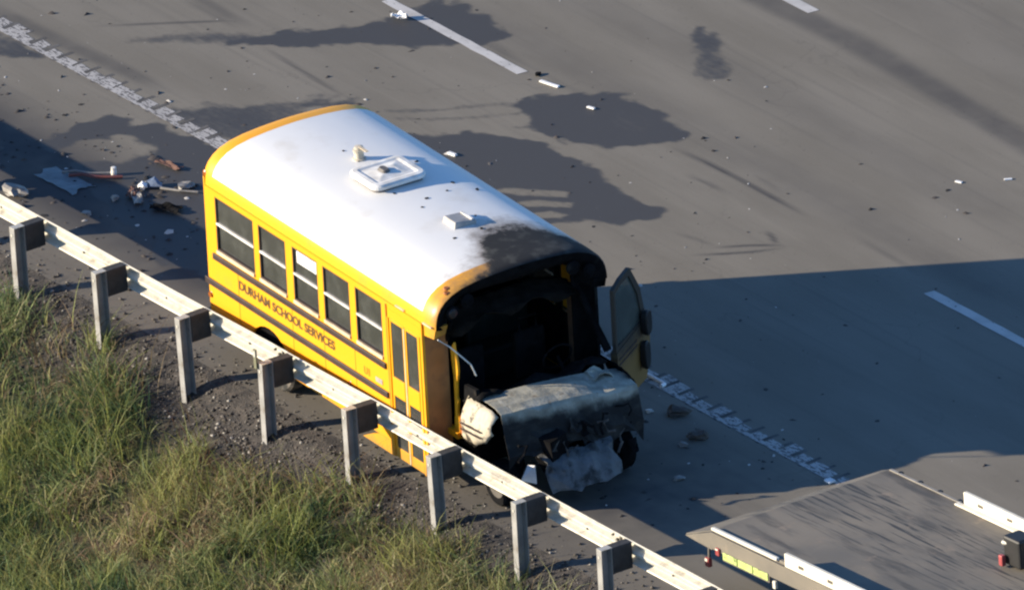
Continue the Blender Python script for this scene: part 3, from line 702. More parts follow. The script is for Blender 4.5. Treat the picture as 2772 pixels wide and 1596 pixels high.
ragged([(5.38, .95), (5.66, 1.0), (5.70, 1.30), (5.66, 1.52), (5.40, 1.50), (5.36, 1.2)], .40, 'inner_fender', m_char, .05)
# A pillars, cowl, dash, firewall
MB().tube([(5.05, W - .26, 2.22), (5.36, W - .25, 1.86), (5.66, W - .22, 1.50)], [.05, .045, .055], 8).build('windscreen_pillar', m_char, bus)
MB().box((4.98, W - .36, .8), (5.08, W - .30, 2.2)).build('rear_door_pillar', mat('scorched_pillar', (.09, .045, .022), .8, 0, .4, 5), bus)
P = []
for i in range(7):
    row = []
    for j in range(19):
        y_ = .36 + 1.86 * j / 18
        row.append((5.42 + .36 * i / 6 + random.uniform(-.02, .02), y_, 1.28 + .14 * math.sin(i / 6 * math.pi * .6) + random.uniform(-.035, .035) + .05 * math.sin(j * .9)))
    P.append(row)
MB().grid(P).build('dashboard', m_char, bus, smooth=True, solid=.02)
MB().box((5.60, .38, .55), (5.72, 2.2, 1.36)).build('firewall', m_char, bus)
MB().box((4.6, .40, .66), (5.62, 2.14, .72)).build('cab_floor', m_char, bus)
sw = [(5.32 + .10 * math.sin(a) * .6, 1.78 + .2 * math.cos(a), 1.45 + .17 * math.sin(a)) for a in np.linspace(0, 2 * math.pi, 25)]
stw = MB().tube(sw, .014, 6, cap=False).build('steering_wheel', m_char, bus); MB().tube([(5.32, 1.78, 1.45), (5.6, 1.78, 1.2)], .025, 8).build('column', m_char, stw)
for ya in (.62, 1.50):
    st = MB().box((4.75, ya, .72), (5.2, ya + .48, .98)); st.box((4.68, ya + .02, .98), (4.78, ya + .46, 1.62)); st.build('driver_seat' if ya > 1 else 'crew_seat', m_char, bus, bev=.04)
MB().tube([(4.72, 1.62, 1.62), (4.72, 1.62, 1.78), (4.72, 1.86, 1.78), (4.72, 1.86, 1.62)], .02, 6).build('headrest_frame', m_char, bus)
# hood and nose
pr = [(5.69, 1.42), (5.73, 1.475), (5.92, 1.478), (6.10, 1.462), (6.24, 1.43), (6.275, 1.385), (6.37, 1.14), (6.43, .92), (6.44, .74)]
P = []; rh = random.Random(4)
for i, (a, b) in enumerate(pr):
    row = []
    for j in range(13):
        v = j / 12; s_ = 2 * v - 1
        n_ = rh.uniform(-.011, .011) * (1.0 if i > 1 else .6)
        back = .10 * abs(s_) ** 4 * (i / 8); crown = -.05 * s_ * s_
        row.append((a + .10 * v - back + n_ - (.05 * rh.random() if i > 5 else 0), .42 + 1.88 * v, b + crown - .11 * v + n_ + (-.035 if (i in (2, 3, 4) and j == 9) else 0) + (.02 * (i - 5) * rh.uniform(-.6, 3.2) if i > 6 else 0)))
    P.append(row)
hood = MB().grid(P).build('hood', m_nose, bus, smooth=False, solid=.008)
# curled sheet torn up at the driver side of the hood
P = [[(5.82 + .05 * i + random.uniform(-.02, .02), 1.86 + .07 * j, 1.385 + .03 * math.sin(i * 1.2 + j) + .012 * j * (3 - j)) for j in range(5)] for i in range(6)]
MB().grid(P).build('hood_flap', m_nose, hood, smooth=False, solid=.006)
# kerb side fender with two dark stripes
def fender(y_, m_, nm, sg):
    P = []
    for i in range(13):
        x_ = 5.50 + .66 * i / 12; row = []
        zb = .82 if x_ < 5.72 else .45 + math.sqrt(max(.0, .52 ** 2 - (x_ - 6.12) ** 2)) if abs(x_ - 6.12) < .52 else .85
        zb = max(zb, .80 + (.04 if x_ > 5.9 else 0)) if x_ < 6.0 else .98 + (x_ - 6.0) * .9
        for j in range(8):
            z_ = zb + (1.40 - .30 * max(0, (x_ - 6.05) / .33) ** 1.5 - zb) * j / 7
            bul = .05 * math.sin(j / 7 * math.pi) - .04 * (j / 7) ** 2 * 2
            row.append((x_ + random.uniform(-.008, .008), y_ + sg * bul + .12 * max(0, (x_ - 6.0)) * -sg + random.uniform(-.01, .01), z_))
        P.append(row)
    return MB().grid(P).build(nm, m_, bus, smooth=True, solid=.008)
fR = fender(.30, m_cream, 'fender', -1); fL = fender(2.36, m_char, 'fender', 1)
for zc in (1.005, 1.085):
    MB().add([(5.51, .237, zc - .012), (5.98, .243, zc + .018), (5.98, .243, zc + .040), (5.51, .237, zc + .010)], [(0, 1, 2, 3)]).build('stripe', m_rub, fR, solid=.006)
# burnt engine bay, radiator frame and headlamp shells
eb = MB()
for k in range(26):
    a = Vector((random.uniform(5.8, 6.45), random.uniform(.55, 2.15), random.uniform(.55, 1.1))); d = Vector((random.uniform(.05, .16), random.uniform(.05, .22), random.uniform(.05, .15)))
    eb.box(a - d, a + d, rot=Matrix.Rotation(random.random() * 3, 3, (random.random(), random.random(), 1)))
eb.build('engine', m_char, bus)
rw = random.Random(31)
for k in range(16):      # hoses, brackets and torn strips hanging out of the nose
    y0 = rw.uniform(.45, 2.2); z0 = rw.uniform(.62, 1.15); x0 = 6.40 + rw.uniform(0, .12)
    pts = [(x0, y0, z0)]
    for q_ in range(4): pts.append((pts[-1][0] + rw.uniform(-.01, .07), pts[-1][1] + rw.uniform(-.12, .12), pts[-1][2] + rw.uniform(-.14, .07)))
    MB().tube(pts, rw.uniform(.006, .02), 6).build('hose', (m_char, m_burnt)[k % 2], bus)
for k in range(9):
    y0 = rw.uniform(.45, 2.1); z0 = rw.uniform(.62, 1.2); P = []
    a_ = rw.uniform(.06, .16)
    for i in range(4): P.append([(6.42 + .03 * i + rw.uniform(-.03, .03), y0 + a_ * j / 3 + rw.uniform(-.02, .02), z0 - .05 * i + rw.uniform(-.025, .025)) for j in range(4)])
    MB().grid(P).build('torn_plate', (m_char, m_burnt, m_nose)[k % 3], bus, solid=.005)
# bumper skin: pale, creased, hanging off the front
P = []; rb = random.Random(9)
for i in range(6):
    row = []
    for j in range(11):
        v = j / 10; sv2 = 2 * v - 1; e_ = rb.uniform(-.05, .05) if i in (0, 5) or j in (0, 10) else 0
        row.append((6.50 + .075 * i - .10 * sv2 * sv2 + e_, .78 + .98 * v + e_ * .6, .80 - (.0, .02, .06, .14, .24, .36)[i] + .02 * math.sin(j * 1.9 + i) + .02 * v + rb.uniform(-.012, .012)))
    P.append(row)
MB().grid(P).build('front_bumper', mat('pale_bumper_plastic', (.125, .13, .135), .75, 0, .35, 6, dirt=(.02, .02, .02), dscale=5, dlo=.46, dhi=.66), bus, smooth=False, solid=.01)
MB().add([(6.50, .47, .60), (6.62, .62, .56), (6.60, .62, .80), (6.50, .58, .78)], [(0, 1, 2, 3)]).build('sunlit_bumper_end', m_paper, bus, solid=.012)  # sunlit tip of the bumper, its brightness painted white
# wheels
def wheel(cx, cy, cz, r, burnt=False, wd=.22):
    wl = bpy.data.objects.new('wheel', None); COL.objects.link(wl); wl.parent = bus; wl.empty_display_size = .1
    MB().lathe([(r * .60, -wd/2 + .01), (r * .9, -wd/2), (r * .98, -wd/2 + .03), (r, 0), (r * .98, wd/2 - .03), (r * .9, wd/2), (r * .60, wd/2 - .01)], (cx, cy, cz), 'y', 28).build('tyre', m_char if burnt else m_tyre, wl)
    MB().lathe([(r * .58, -wd/2 - .002), (r * .56, -wd/2 + .05), (r * .2, -wd/2 + .06), (r * .2, wd/2 - .06), (r * .56, wd/2 - .05), (r * .58, wd/2 + .002)], (cx, cy, cz), 'y', 24).build('rim', m_rim, wl)
wheel(1.46, .20, .40, .375); wheel(1.46, W - .20, .40, .375)
wheel(6.10, .46, .43, .29, True); wheel(6.10, 2.10, .43, .29, True)
# driver's door swung open, glass still in its scorched frame
H = Vector((5.66, 2.40)); dd = Vector((-math.cos(rad(55)), math.sin(rad(55)))); nn = Vector((dd.y, -dd.x))
dv = lambda u, z_, o=0.: (H.x + dd.x * u + nn.x * o, H.y + dd.y * u + nn.y * o, z_)
outer = [(0, 1.44), (0, 2.27), (.24, 2.33), (.52, 2.35), (.80, 1.96), (.93, 1.50)]
inner = [(.05, 1.50), (.05, 2.20), (.24, 2.25), (.48, 2.26), (.71, 1.92), (.82, 1.52)]
mb = MB(); n = 6
vs = [dv(u, z_, .02) for u, z_ in outer + inner] + [dv(u, z_, -.03) for u, z_ in outer + inner]
fs = []
for i in range(n):
    j = (i + 1) % n; fs += [(i, j, n + j, n + i), (2*n + i, 2*n + j, 3*n + j, 3*n + i), (i, j, 2*n + j, 2*n + i), (n + i, n + j, 3*n + j, 3*n + i)]
mb.add(vs, fs)
low = [(0, .70), (0, 1.438), (.93, 1.498), (1.0, 1.22), (.97, .95), (.84, .72)]
n = 6; vs = [dv(u, z_, .03) for u, z_ in low] + [dv(u, z_, -.06) for u, z_ in low]
mb.add(vs, [tuple(range(n)), tuple(range(2*n-1, n-1, -1))] + [(i, (i+1) % n, n + (i+1) % n, n + i) for i in range(n)])
ddo = mb.build('driver_door', m_door, bus)
MB().add([dv(u, z_, -.002) for u, z_ in inner] + [dv(u, z_, .004) for u, z_ in inner], [tuple(range(6)), tuple(range(11, 5, -1))]).build('pane', m_glass2, ddo)
for zc in (1.24, 1.31): MB().add([dv(.05, zc, .034), dv(.60, zc + .02, .034), dv(.60, zc + .045, .034), dv(.05, zc + .025, .034)], [(0, 1, 2, 3)]).build('stripe', m_rub, ddo, solid=.004)
for u, zc, a, b in ((.80, 1.50, .085, .17), (.72, 1.10, .075, .19)):
    c = Vector(dv(u, zc, .09)); dx = Vector((dd.x, dd.y, 0)); nx = Vector((nn.x, nn.y, 0))
    loops = []
    for o, sc in ((-.06, .6), (-.04, .95), (.02, 1.0), (.035, .9)):
        loops.append([tuple(c + nx * o + dx * (a * sc * math.copysign(abs(math.cos(q)) ** .7, math.cos(q))) + Vector((0, 0, 1)) * (b * sc * math.copysign(abs(math.sin(q)) ** .7, math.sin(q)))) for q in np.linspace(0, 2 * math.pi, 17)[:-1]])
    mi = stack(MB(), loops).build('mirror', m_black, ddo, smooth=False); MB().tube([c, Vector(dv(u - .05, zc - .05, .02))], .014, 6).build('mirror_arm', m_black, mi)

# ------------------------------------------------------------------ flatbed recovery truck, tail end in view
TR = Vector((8.82, -3.39, 0.))
tr = empty('flatbed_truck', TR, 'grey flatbed recovery truck deck with white side rails and lime strip at its edge', 'truck')
TW = 2.62
def tz(x): return .045 * (x - .58)
def deck_mat():
    m, t, p = nodes('worn_deck_steel'); co = objco(t)
    a = noise(t, vscale(t, co, (.35, 2.2, 1)), 1.6, 7, .62); b = noise(t, co, .9, 5); c = noise(t, vscale(t, co, (.45, 9, 1)), 2.4, 6)
    col = mixc(t, mrange(t, b, .35, .65), (.20, .175, .14), (.145, .132, .112))
    col = mixc(t, mrange(t, a, .50, .68, 0, .8), col, (.055, .052, .049))
    s = N(t, 'ShaderNodeSeparateXYZ'); t.links.new(co, s.inputs[0])
    mid = math_(t, 'MULTIPLY', mrange(t, s.outputs[1], .7, 1.2), mrange(t, s.outputs[1], 2.0, 2.5, 1, 0))
    col = mixc(t, math_(t, 'MULTIPLY', mrange(t, c, .52, .62), mid), col, (.05, .05, .05))
    col = mixc(t, mrange(t, noise(t, co, 3, 5), .62, .75, 0, .8), col, (.26, .21, .16))
    t.links.new(col, p.inputs['Base Color']); p.inputs['Roughness'].default_value = .7; p.inputs['Metallic'].default_value = .1
    bump(t, p, a, .2, .01)
    return m
m_deck = deck_mat(); m_lime = mat('lime_reflective', (.46, .56, .18), .5, 0, .25, 14, dirt=(.16, .20, .07), dscale=16, dlo=.56, dhi=.66)
m_greyedge = mat('scuffed_edge_steel', (.27, .25, .22), .6, .2)
m_tw = mat('white_rail_paint', (.70, .66, .56), .5, 0, .1)
m_tred = mat('red_reflector', (.32, .06, .06), .4)
nx_, ny_ = 30, 14
P = [[(x_ + (.40 * j / ny_ * (1 - x_ / .58) if x_ < .58 else 0), TW * j / ny_, (1.05 - (.235 - .165 * j / ny_) * (1 - x_ / .58) if x_ < .58 else 1.05 + tz(x_)) + random.uniform(-.003, .003)) for j in range(ny_ + 1)] for x_ in [0, .2, .4, .58] + [.58 + 6.4 * (i + 1) / nx_ for i in range(nx_)]]
MB().grid(P).build('deck_plate', m_deck, tr, solid=.012)
def bar(x0, x1, y0, y1, z0, z1, nm, m_, bev=.004):
    return MB().add([(x0, y0, z0 + tz(x0)), (x1, y0, z0 + tz(x1)), (x1, y1, z0 + tz(x1)), (x0, y1, z0 + tz(x0)), (x0, y0, z1 + tz(x0)), (x1, y0, z1 + tz(x1)), (x1, y1, z1 + tz(x1)), (x0, y1, z1 + tz(x0))],
                    [(0,3,2,1),(4,5,6,7),(0,1,5,4),(1,2,6,5),(2,3,7,6),(3,0,4,7)]).build(nm, m_, tr, bev=bev)
MB().add([(0, -.02, .805), (.58, -.02, 1.035), (.58, -.02, .80), (.25, -.02, .80), (0, 0, .805), (.58, 0, 1.035), (.58, 0, .80), (.25, 0, .80)], [(0, 1, 2, 3), (4, 5, 6, 7), (0, 1, 5, 4), (1, 2, 6, 5), (2, 3, 7, 6), (3, 0, 4, 7)]).build('tail_cheek', m_deck, tr)
bar(.58, 7, -.03, -.004, .82, 1.04, 'side_panel', m_deck)
bar(.58, 7, TW + .004, TW + .03, .82, 1.04, 'side_panel', m_deck)
bar(.58, 1.98, -.02, .035, 1.06, 1.10, 'edge_bar', m_tw, .012); bar(2.04, 3.0, -.02, .035, 1.06, 1.10, 'edge_bar', m_deck, .012)
bar(.60, 1.95, .04, .065, 1.056, 1.066, 'edge_slot', m_black, 0)
for k in range(4): bar(.75 + .42 * k, .81 + .42 * k, TW - .01, TW + .045, 1.03, 1.075, 'edge_cleat', m_black, .006)
bar(.60, 2.1, TW - .03, TW + .012, 1.058, 1.072, 'edge_trim', m_greyedge, .003)
for yy, nm in ((-.045, 1), (TW - .03, 1)):
    sr = bar(2.20, 7, yy, yy + .05, 1.062, 1.24, 'side_rail', m_tw, .006)
    bar(2.10, 7, yy + (.055 if yy > 1 else .06) - (.13 if yy > 1 else 0), yy + (.055 if yy > 1 else .12) - (.06 if yy > 1 else 0), 1.063, 1.085, 'rail_foot', m_tw, .004)
    for k in range(6):
        x0 = 2.50 + .62 * k
        o = bar(x0, x0 + .11, yy - .004, yy + .054, 1.13, 1.17, 'stake_slot', m_bolt, 0)
for k, (a, b) in enumerate(((.84, 1.14), (1.16, 1.47), (1.49, 1.80))): bar(a, b, -.045, -.033, .755, .850, 'lime_strip', m_lime)
bar(.82, 1.82, -.032, -.004, .73, .82, 'strip_backing', m_deck)
lp = bar(.70, .78, -.06, -.03, .78, .88, 'marker_lamp', m_tred, .01); bar(.715, .765, -.066, -.0605, .855, .875, 'lamp_glint', m_tw, 0)
MB().tube([(.50, -.01, .80), (.50, -.02, .66)], .018, 8).build('lamp_bracket', m_deck, tr)
lp = bar(.45, .54, -.06, -.0, .56, .68, 'tail_lamp', m_tred, .015); bar(.47, .52, -.066, -.0605, .64, .675, 'lamp_glint', m_tw, 0)
bar(1.92, 1.98, -.06, -.02, .70, .80, 'marker_lamp', m_tw, .008)
bar(.3, 7, .75, .87, .70, .92, 'frame_rail', m_under); bar(.3, 7, TW - .87, TW - .75, .70, .92, 'frame_rail', m_under)
for k in range(7): bar(.7 + k * .9, .78 + k * .9, .02, TW - .02, .93, 1.03, 'cross_member', m_under)
for wx in (3.3, 4.35):
    for wy in (.35, TW - .35):
        wl = bpy.data.objects.new('wheel', None); COL.objects.link(wl); wl.parent = tr; wl.empty_display_size = .1
        MB().lathe([(.28, -.16), (.44, -.16), (.48, -.12), (.48, .12), (.44, .16), (.28, .16)], (wx, wy, .48), 'y', 26).build('tyre', m_tyre, wl)
        MB().lathe([(.27, -.165), (.24, -.08), (.08, -.10), (.08, .10), (.24, .08), (.27, .165)], (wx, wy, .48), 'y', 22).build('rim', m_rim, wl)
wb = bar(4.10, 4.45, 1.86, 2.12, 1.08, 1.46, 'winch_box', m_black, .03); MB().tube([(4.10, 1.86, 1.52), (4.40, 1.98, 1.54)], .03, 8).build('winch_roller', m_galv, tr)
bar(4.10, 4.18, 1.78, 1.84, 1.08, 1.22, 'deck_lamp', m_tred, .012)
# ------------------------------------------------------------------ debris lying about
def sheet(name, loc, sx, sy, rz, amp, m_, label, cat, lift=.0, tilt=0., seed=1, grp=None):
    r = random.Random(seed); P = []; nx, ny = 8, 6
    ph = [r.uniform(0, 6) for _ in range(4)]
    for i in range(nx + 1):
        row = []
        for j in range(ny + 1):
            u, v = i / nx - .5, j / ny - .5
            e = 1 + r.uniform(-.12, .12) if i in (0, nx) or j in (0, ny) else 1
            z_ = amp * (math.sin(u * 7 + ph[0]) * math.cos(v * 5 + ph[1]) + .6 * math.sin(u * 13 + v * 9 + ph[2])) + r.uniform(-.1, .1) * amp
            row.append((u * sx * e, v * sy * e, z_ + amp * 1.75 + .005 + tilt * (u + .5) * sx))
        P.append(row)
    o = MB().grid(P).build(name, m_, None, smooth=False, solid=.005)
    o.location = (*loc, lift); o.rotation_euler = (0, 0, rz); return tag(o, label, cat, grp)
def chunk(name, loc, size, m_, label, cat, seed=1, flat=.6, lift=0., grp=None):
    r = random.Random(seed); bm = bmesh.new(); bmesh.ops.create_icosphere(bm, subdivisions=2, radius=1)
    ph = [r.uniform(0, 6) for _ in range(6)]
    for v in bm.verts:
        c = v.co; k_ = 1 + .28 * math.sin(c.x * 3 + ph[0]) * math.cos(c.y * 4 + ph[1]) + .2 * math.sin(c.z * 5 + ph[2] + c.x * 2) + r.uniform(-.1, .1)
        v.co = Vector((c.x * size * k_, c.y * size * .7 * k_, max(c.z, -.55) * size * flat * k_))
    zmin = min(v.co.z for v in bm.verts)
    for v in bm.verts: v.co.z -= zmin
    me = bpy.data.meshes.new(name); bm.to_mesh(me); bm.free(); me.materials.append(m_)
    o = bpy.data.objects.new(name, me); COL.objects.link(o); o.location = (*loc, lift); o.rotation_euler = (0, 0, r.uniform(0, 6)); return tag(o, label, cat, grp)
m_bluew = mat('crumpled_panel_white', (.55, .58, .62), .5, 0, .15, 4)
m_dkblue = mat('blue_plastic', (.12, .16, .24), .5)
m_greym = mat('grey_scrap', (.24, .23, .22), .6, .2)
m_redp = mat('red_plastic', (.14, .045, .04), .6)
m_brownp = mat('rusty_scrap', (.12, .06, .045), .8)
sheet('metal_sheet', (-6.66, -2.2), .80, .34, rad(2), .004, mat('dull_blue_grey_panel', (.13, .155, .17), .5), 'dull blue grey panel lying flat in the guardrail shadow left of the bus', 'panel', seed=3)
o = MB(); pts = [(-.32, -.05, .03), (-.15, -.03, .05), (.05, -.06, .04), (.22, -.02, .035), (.36, .02, .03)]
o.tube(pts, .014, 8); o = o.build('bent_trim_strip', m_greym); o.location = (-6.63, -1.86, 0); o.rotation_euler = (0, 0, rad(40)); tag(o, 'bent pale trim strip on the wet shoulder above the blue grey panel', 'trim strip')
o = MB().tube(pts, .022, 8).build('bent_red_strip', m_redp); o.location = (-6.48, -1.86, 0); o.rotation_euler = (0, 0, rad(38)); tag(o, 'long dark red strip lying beside the bent pale trim strip', 'trim strip')
o = MB().lathe([(.035, 0), (.04, .04), (.032, .08), (.035, .105), (.02, .11)], (0, 0, 0), 'z', 14).build('white_canister', m_white); o.location = (-6.38, -1.64, 0); tag(o, 'small upright white cylinder at the end of the red strip', 'cap')
chunk('white_scrap', (-5.79, -1.60), .075, m_paper, 'bright white lump beside the blue lump left of the bus tail', 'scrap', 5)
chunk('blue_scrap', (-5.74, -1.46), .10, m_dkblue, 'pale blue lump of plastic left of the bus tail', 'scrap', 6)
o = MB().tube([(0, 0, .02), (.25, .12, .03), (.42, .28, .02)], [.018, .014, .016], 7).build('metal_rod', m_greym); o.location = (-5.62, -1.45, 0); tag(o, 'thin grey rod pointing from the blue lump toward the bus tail', 'rod')
chunk('white_pebble_scrap', (-5.50, -1.12), .045, m_white, 'small white knob at the tip of the thin grey rod', 'scrap', 8)
chunk('grey_lump', (-5.42, -1.20), .11, m_greym, 'grey lump nearest to the rear corner of the bus', 'scrap', 9, .5)
sheet('torn_insulation', (-5.55, -1.85), .34, .12, rad(-25), .02, m_greym, 'torn strip of grey insulation below the white lump', 'scrap', seed=12)
sheet('burnt_mat', (-5.05, -1.75), .40, .2, rad(30), .02, m_char, 'charred floor mat on the shoulder just left of the bus side', 'mat', seed=13)
sheet('brown_scrap', (-5.72, -1.80), .30, .12, rad(-50), .02, m_brownp, 'rust brown torn strip below the white lump left of the bus', 'scrap', seed=14)
sheet('dark_red_scrap', (-6.12, -.98), .40, .10, rad(10), .015, m_brownp, 'dark red brown strip on the pale dry island of asphalt', 'scrap', seed=15)
chunk('small_grey_scrap', (-5.75, -2.05), .06, m_greym, 'small grey scrap below the rust brown strip', 'scrap', 16)
chunk('pale_scrap', (-5.62, -2.55), .07, m_greym, 'pale scrap deep in the guardrail shadow left of the bus', 'scrap', 17, .3)
chunk('red_chip', (-10.2, -.93), .06, m_redp, 'reddish chip on the shoulder near the left picture edge', 'scrap', 18, .25)
# upper carriageway scraps
sheet('crumpled_glove', (-7.93, 3.70), .20, .10, rad(40), .03, m_paper, 'crumpled white glove like scrap beside the upper lane dash', 'scrap', seed=21)
o = MB().box((-.16, -.025, 0), (.16, .025, .02)).build('white_lath', m_paper, bev=.005); o.location = (-4.98, 3.96, .004); o.rotation_euler = (0, 0, rad(12)); tag(o, 'small white strip on the asphalt just past the lane dash', 'scrap')
o = MB().box((-.06, -.02, 0), (.06, .02, .018)).build('white_splinter', m_paper, bev=.004); o.location = (-4.02, 3.93, .004); o.rotation_euler = (0, 0, rad(15)); tag(o, 'tiny white splinter in the upper wet patch right of the bus', 'scrap')
o = MB().box((-.07, -.025, 0), (.07, .025, .03)).build('white_block', m_paper, bev=.006); o.location = (-4.02, 1.84, 0); o.rotation_euler = (0, 0, rad(10)); tag(o, 'small white block in the wet patch close to the bus roof edge', 'scrap')
for i, (x_, y_) in enumerate(((.95, 6.05), (1.3, 6.55))):
    o = MB().box((-.05, -.02, 0), (.05, .02, .015)).build('pale_chip', m_paper, bev=.004); o.location = (x_, y_, 0); o.rotation_euler = (0, 0, rad(20 + 40 * i))
    tag(o, ('pale chip on the right hand lane above the bus shadow', 'pale chip nearest to the right picture edge on the dry lane')[i], 'scrap')
chunk('black_lump', (-5.32, 4.02), .05, m_char, 'small black lump right at the end of the upper lane dash', 'scrap', 22, .4)
# around the burnt nose
chunk('burnt_wheel_cover', (4.36, -.50), .15, m_burnt, 'charred round lump right of the burnt nose near the edge line', 'scrap', 33, .45)
chunk('burnt_battery', (5.10, -.72), .13, m_burnt, 'charred lump below the round one beside the edge line', 'scrap', 34, .5)
chunk('melted_lamp', (5.16, -.98), .06, m_greym, 'small pale melted lamp beside the lower charred lump', 'scrap', 35, .5)
chunk('melted_scrap', (5.94, -1.58), .075, m_greym, 'pale melted scrap in the shadow left of the flatbed truck', 'scrap', 36, .4)
chunk('chrome_bit', (4.05, -.72), .045, m_white, 'tiny pale bit on the upper side of the round charred lump', 'scrap', 37, .5)
o = MB().tube([(-.26, .0, .03), (0, .0, .035), (.22, .0, .03)], .022, 8).tube([(.22, 0, .03), (.24, -.07, .03)], .024, 8)  # white strip painted as the gleam on the edge line
o = o.build('line_gleam', m_paper); o.location = (3.32, -.14, 0); tag(o, 'white strip added as gleam of the edge line behind the open driver door', 'gleam')
chunk('rubble_lump', (-6.71, -2.90), .17, m_greym, 'grey lump of rubble close behind the guardrail at the left picture edge', 'rubble', 41, .5)
# cat's eye marker at the end of the edge line by the truck
o = MB().box((-.06, -.05, 0), (.06, .05, .03)).build('white_marker', m_paper, bev=.01); o.location = (7.25, -.25, .004); tag(o, 'small white marker on the edge line beside the flatbed truck tail', 'marker')

# countless crumbs of glass, plastic and soot on the road
def chips(n, xr, yr, smin, smax, fn=None, seed=5):
    g = np.random.default_rng(seed); x_ = g.uniform(*xr, n); y_ = g.uniform(*yr, n)
    if fn is not None: k_ = fn(x_, y_, g); x_, y_ = x_[k_], y_[k_]
    n = len(x_); s_ = smin * (smax / smin) ** (g.random(n) ** 2.0); a = g.uniform(0, 6.28, n)
    ang = np.linspace(0, 2 * np.pi, 6)[:-1]; rr = g.uniform(.5, 1.1, (n, 5)) * s_[:, None]; el = g.uniform(.4, .8, n)
    lx = rr * np.cos(ang); ly = rr * np.sin(ang) * el[:, None]
    px_ = x_[:, None] + lx * np.cos(a)[:, None] - ly * np.sin(a)[:, None]; py_ = y_[:, None] + lx * np.sin(a)[:, None] + ly * np.cos(a)[:, None]
    zt = ground_z(y_) ; h = s_ * g.uniform(.15, .5, n)
    V = np.concatenate([np.stack([px_, py_, np.repeat(zt[:, None] - .002, 5, 1)], -1), np.stack([x_, y_, zt + h], -1)[:, None]], 1)
    b_ = np.arange(n)[:, None] * 6; fs = np.stack([np.concatenate([b_ + i, b_ + (i + 1) % 5, b_ + 5], 1) for i in range(5)], 1).reshape(-1, 3)
    return V.reshape(-1, 3), fs, np.repeat(g.random(n), 6)
def near_bus(x_, y_, g):
    d = np.abs(y_ - .2) / 4 + np.clip(np.abs(x_ + 3) - 5, 0, 99) / 5; return g.random(len(x_)) < np.exp(-d * 1.2) * .9
V, F, tn = chips(2600, (-12, 9), (-3.3, 6), .010, .075, near_bus)
V2, F2, tn2 = chips(700, (-10, -3.4), (-3.1, -.9), .012, .11, lambda x_, y_, g: g.random(len(x_)) < .2 + .8 * (vnoise(x_, y_, .6, 33) > .5), 6)
V3, F3, tn3 = chips(260, (3.0, 8.2), (-3.6, .3), .012, .10, lambda x_, y_, g: g.random(len(x_)) < .3 + .7 * (vnoise(x_, y_, .5, 34) > .5), 8)
F = np.r_[F, F2 + len(V), F3 + len(V) + len(V2)]; V = np.r_[V, V2, V3]; tn = np.r_[tn, tn2, tn3]
def chip_mat():
    m, t, p = nodes('soot_crumbs'); a = attr(t, 'tone')
    t.links.new(mixc(t, mrange(t, a, .86, .9), mixc(t, mrange(t, a, 0, .8), (.015, .015, .016), (.07, .06, .055)), (.5, .48, .45)), p.inputs['Base Color']); p.inputs['Roughness'].default_value = .85
    return m
tag(fastmesh('road_crumbs', V, F, {'tone': tn}, chip_mat()), 'scattered black crumbs and chips over the asphalt around the bus', 'debris', kind='stuff')

# ------------------------------------------------------------------ gravel under the rail
def stones(n, fn, seed=9):
    g = np.random.default_rng(seed); x_ = g.uniform(-9, 12, n); y_ = fn(g, n)
    s_ = .006 * (6.0 ** (g.random(n) ** 2.6)); base = np.array([(1,0,0),(-1,0,0),(0,1,0),(0,-1,0),(0,0,1),(0,0,-1.)])
    tri = np.array([(0,2,4),(2,1,4),(1,3,4),(3,0,4),(2,0,5),(1,2,5),(3,1,5),(0,3,5)])
    V = base[None] * s_[:, None, None] * g.uniform(.6, 1.3, (n, 6, 1)) + g.normal(0, .15, (n, 6, 3)) * s_[:, None, None]
    a = g.uniform(0, 6.28, n); c, s2 = np.cos(a)[:, None], np.sin(a)[:, None]
    Vx = V[..., 0] * c - V[..., 1] * s2; Vy = V[..., 0] * s2 + V[..., 1] * c; Vz = V[..., 2] * .7
    zt = verge_z(x_, y_); V = np.stack([Vx + x_[:, None], Vy + y_[:, None], Vz + zt[:, None] + s_[:, None] * .3], -1)
    return V.reshape(-1, 3), (np.arange(n)[:, None, None] * 6 + tri[None]).reshape(-1, 3), np.repeat(g.random(n), 6)
V, F, tn = stones(22000, lambda g, n: np.where(g.random(n) < .8, -4.62 + g.normal(0, .38, n), g.uniform(-6.5, -3.5, n)))
def stone_mat():
    m, t, p = nodes('gravel'); a = attr(t, 'tone')
    t.links.new(mixc(t, mrange(t, a, .90, .98), mixc(t, mrange(t, a, 0, .85), (.035, .032, .03), (.12, .108, .096)), (.34, .32, .29)), p.inputs['Base Color']); p.inputs['Roughness'].default_value = .9
    return m
tag(fastmesh('gravel', V, F, {'tone': tn}, stone_mat()), 'loose grey gravel and stones on the bank under the guardrail', 'gravel', kind='stuff')

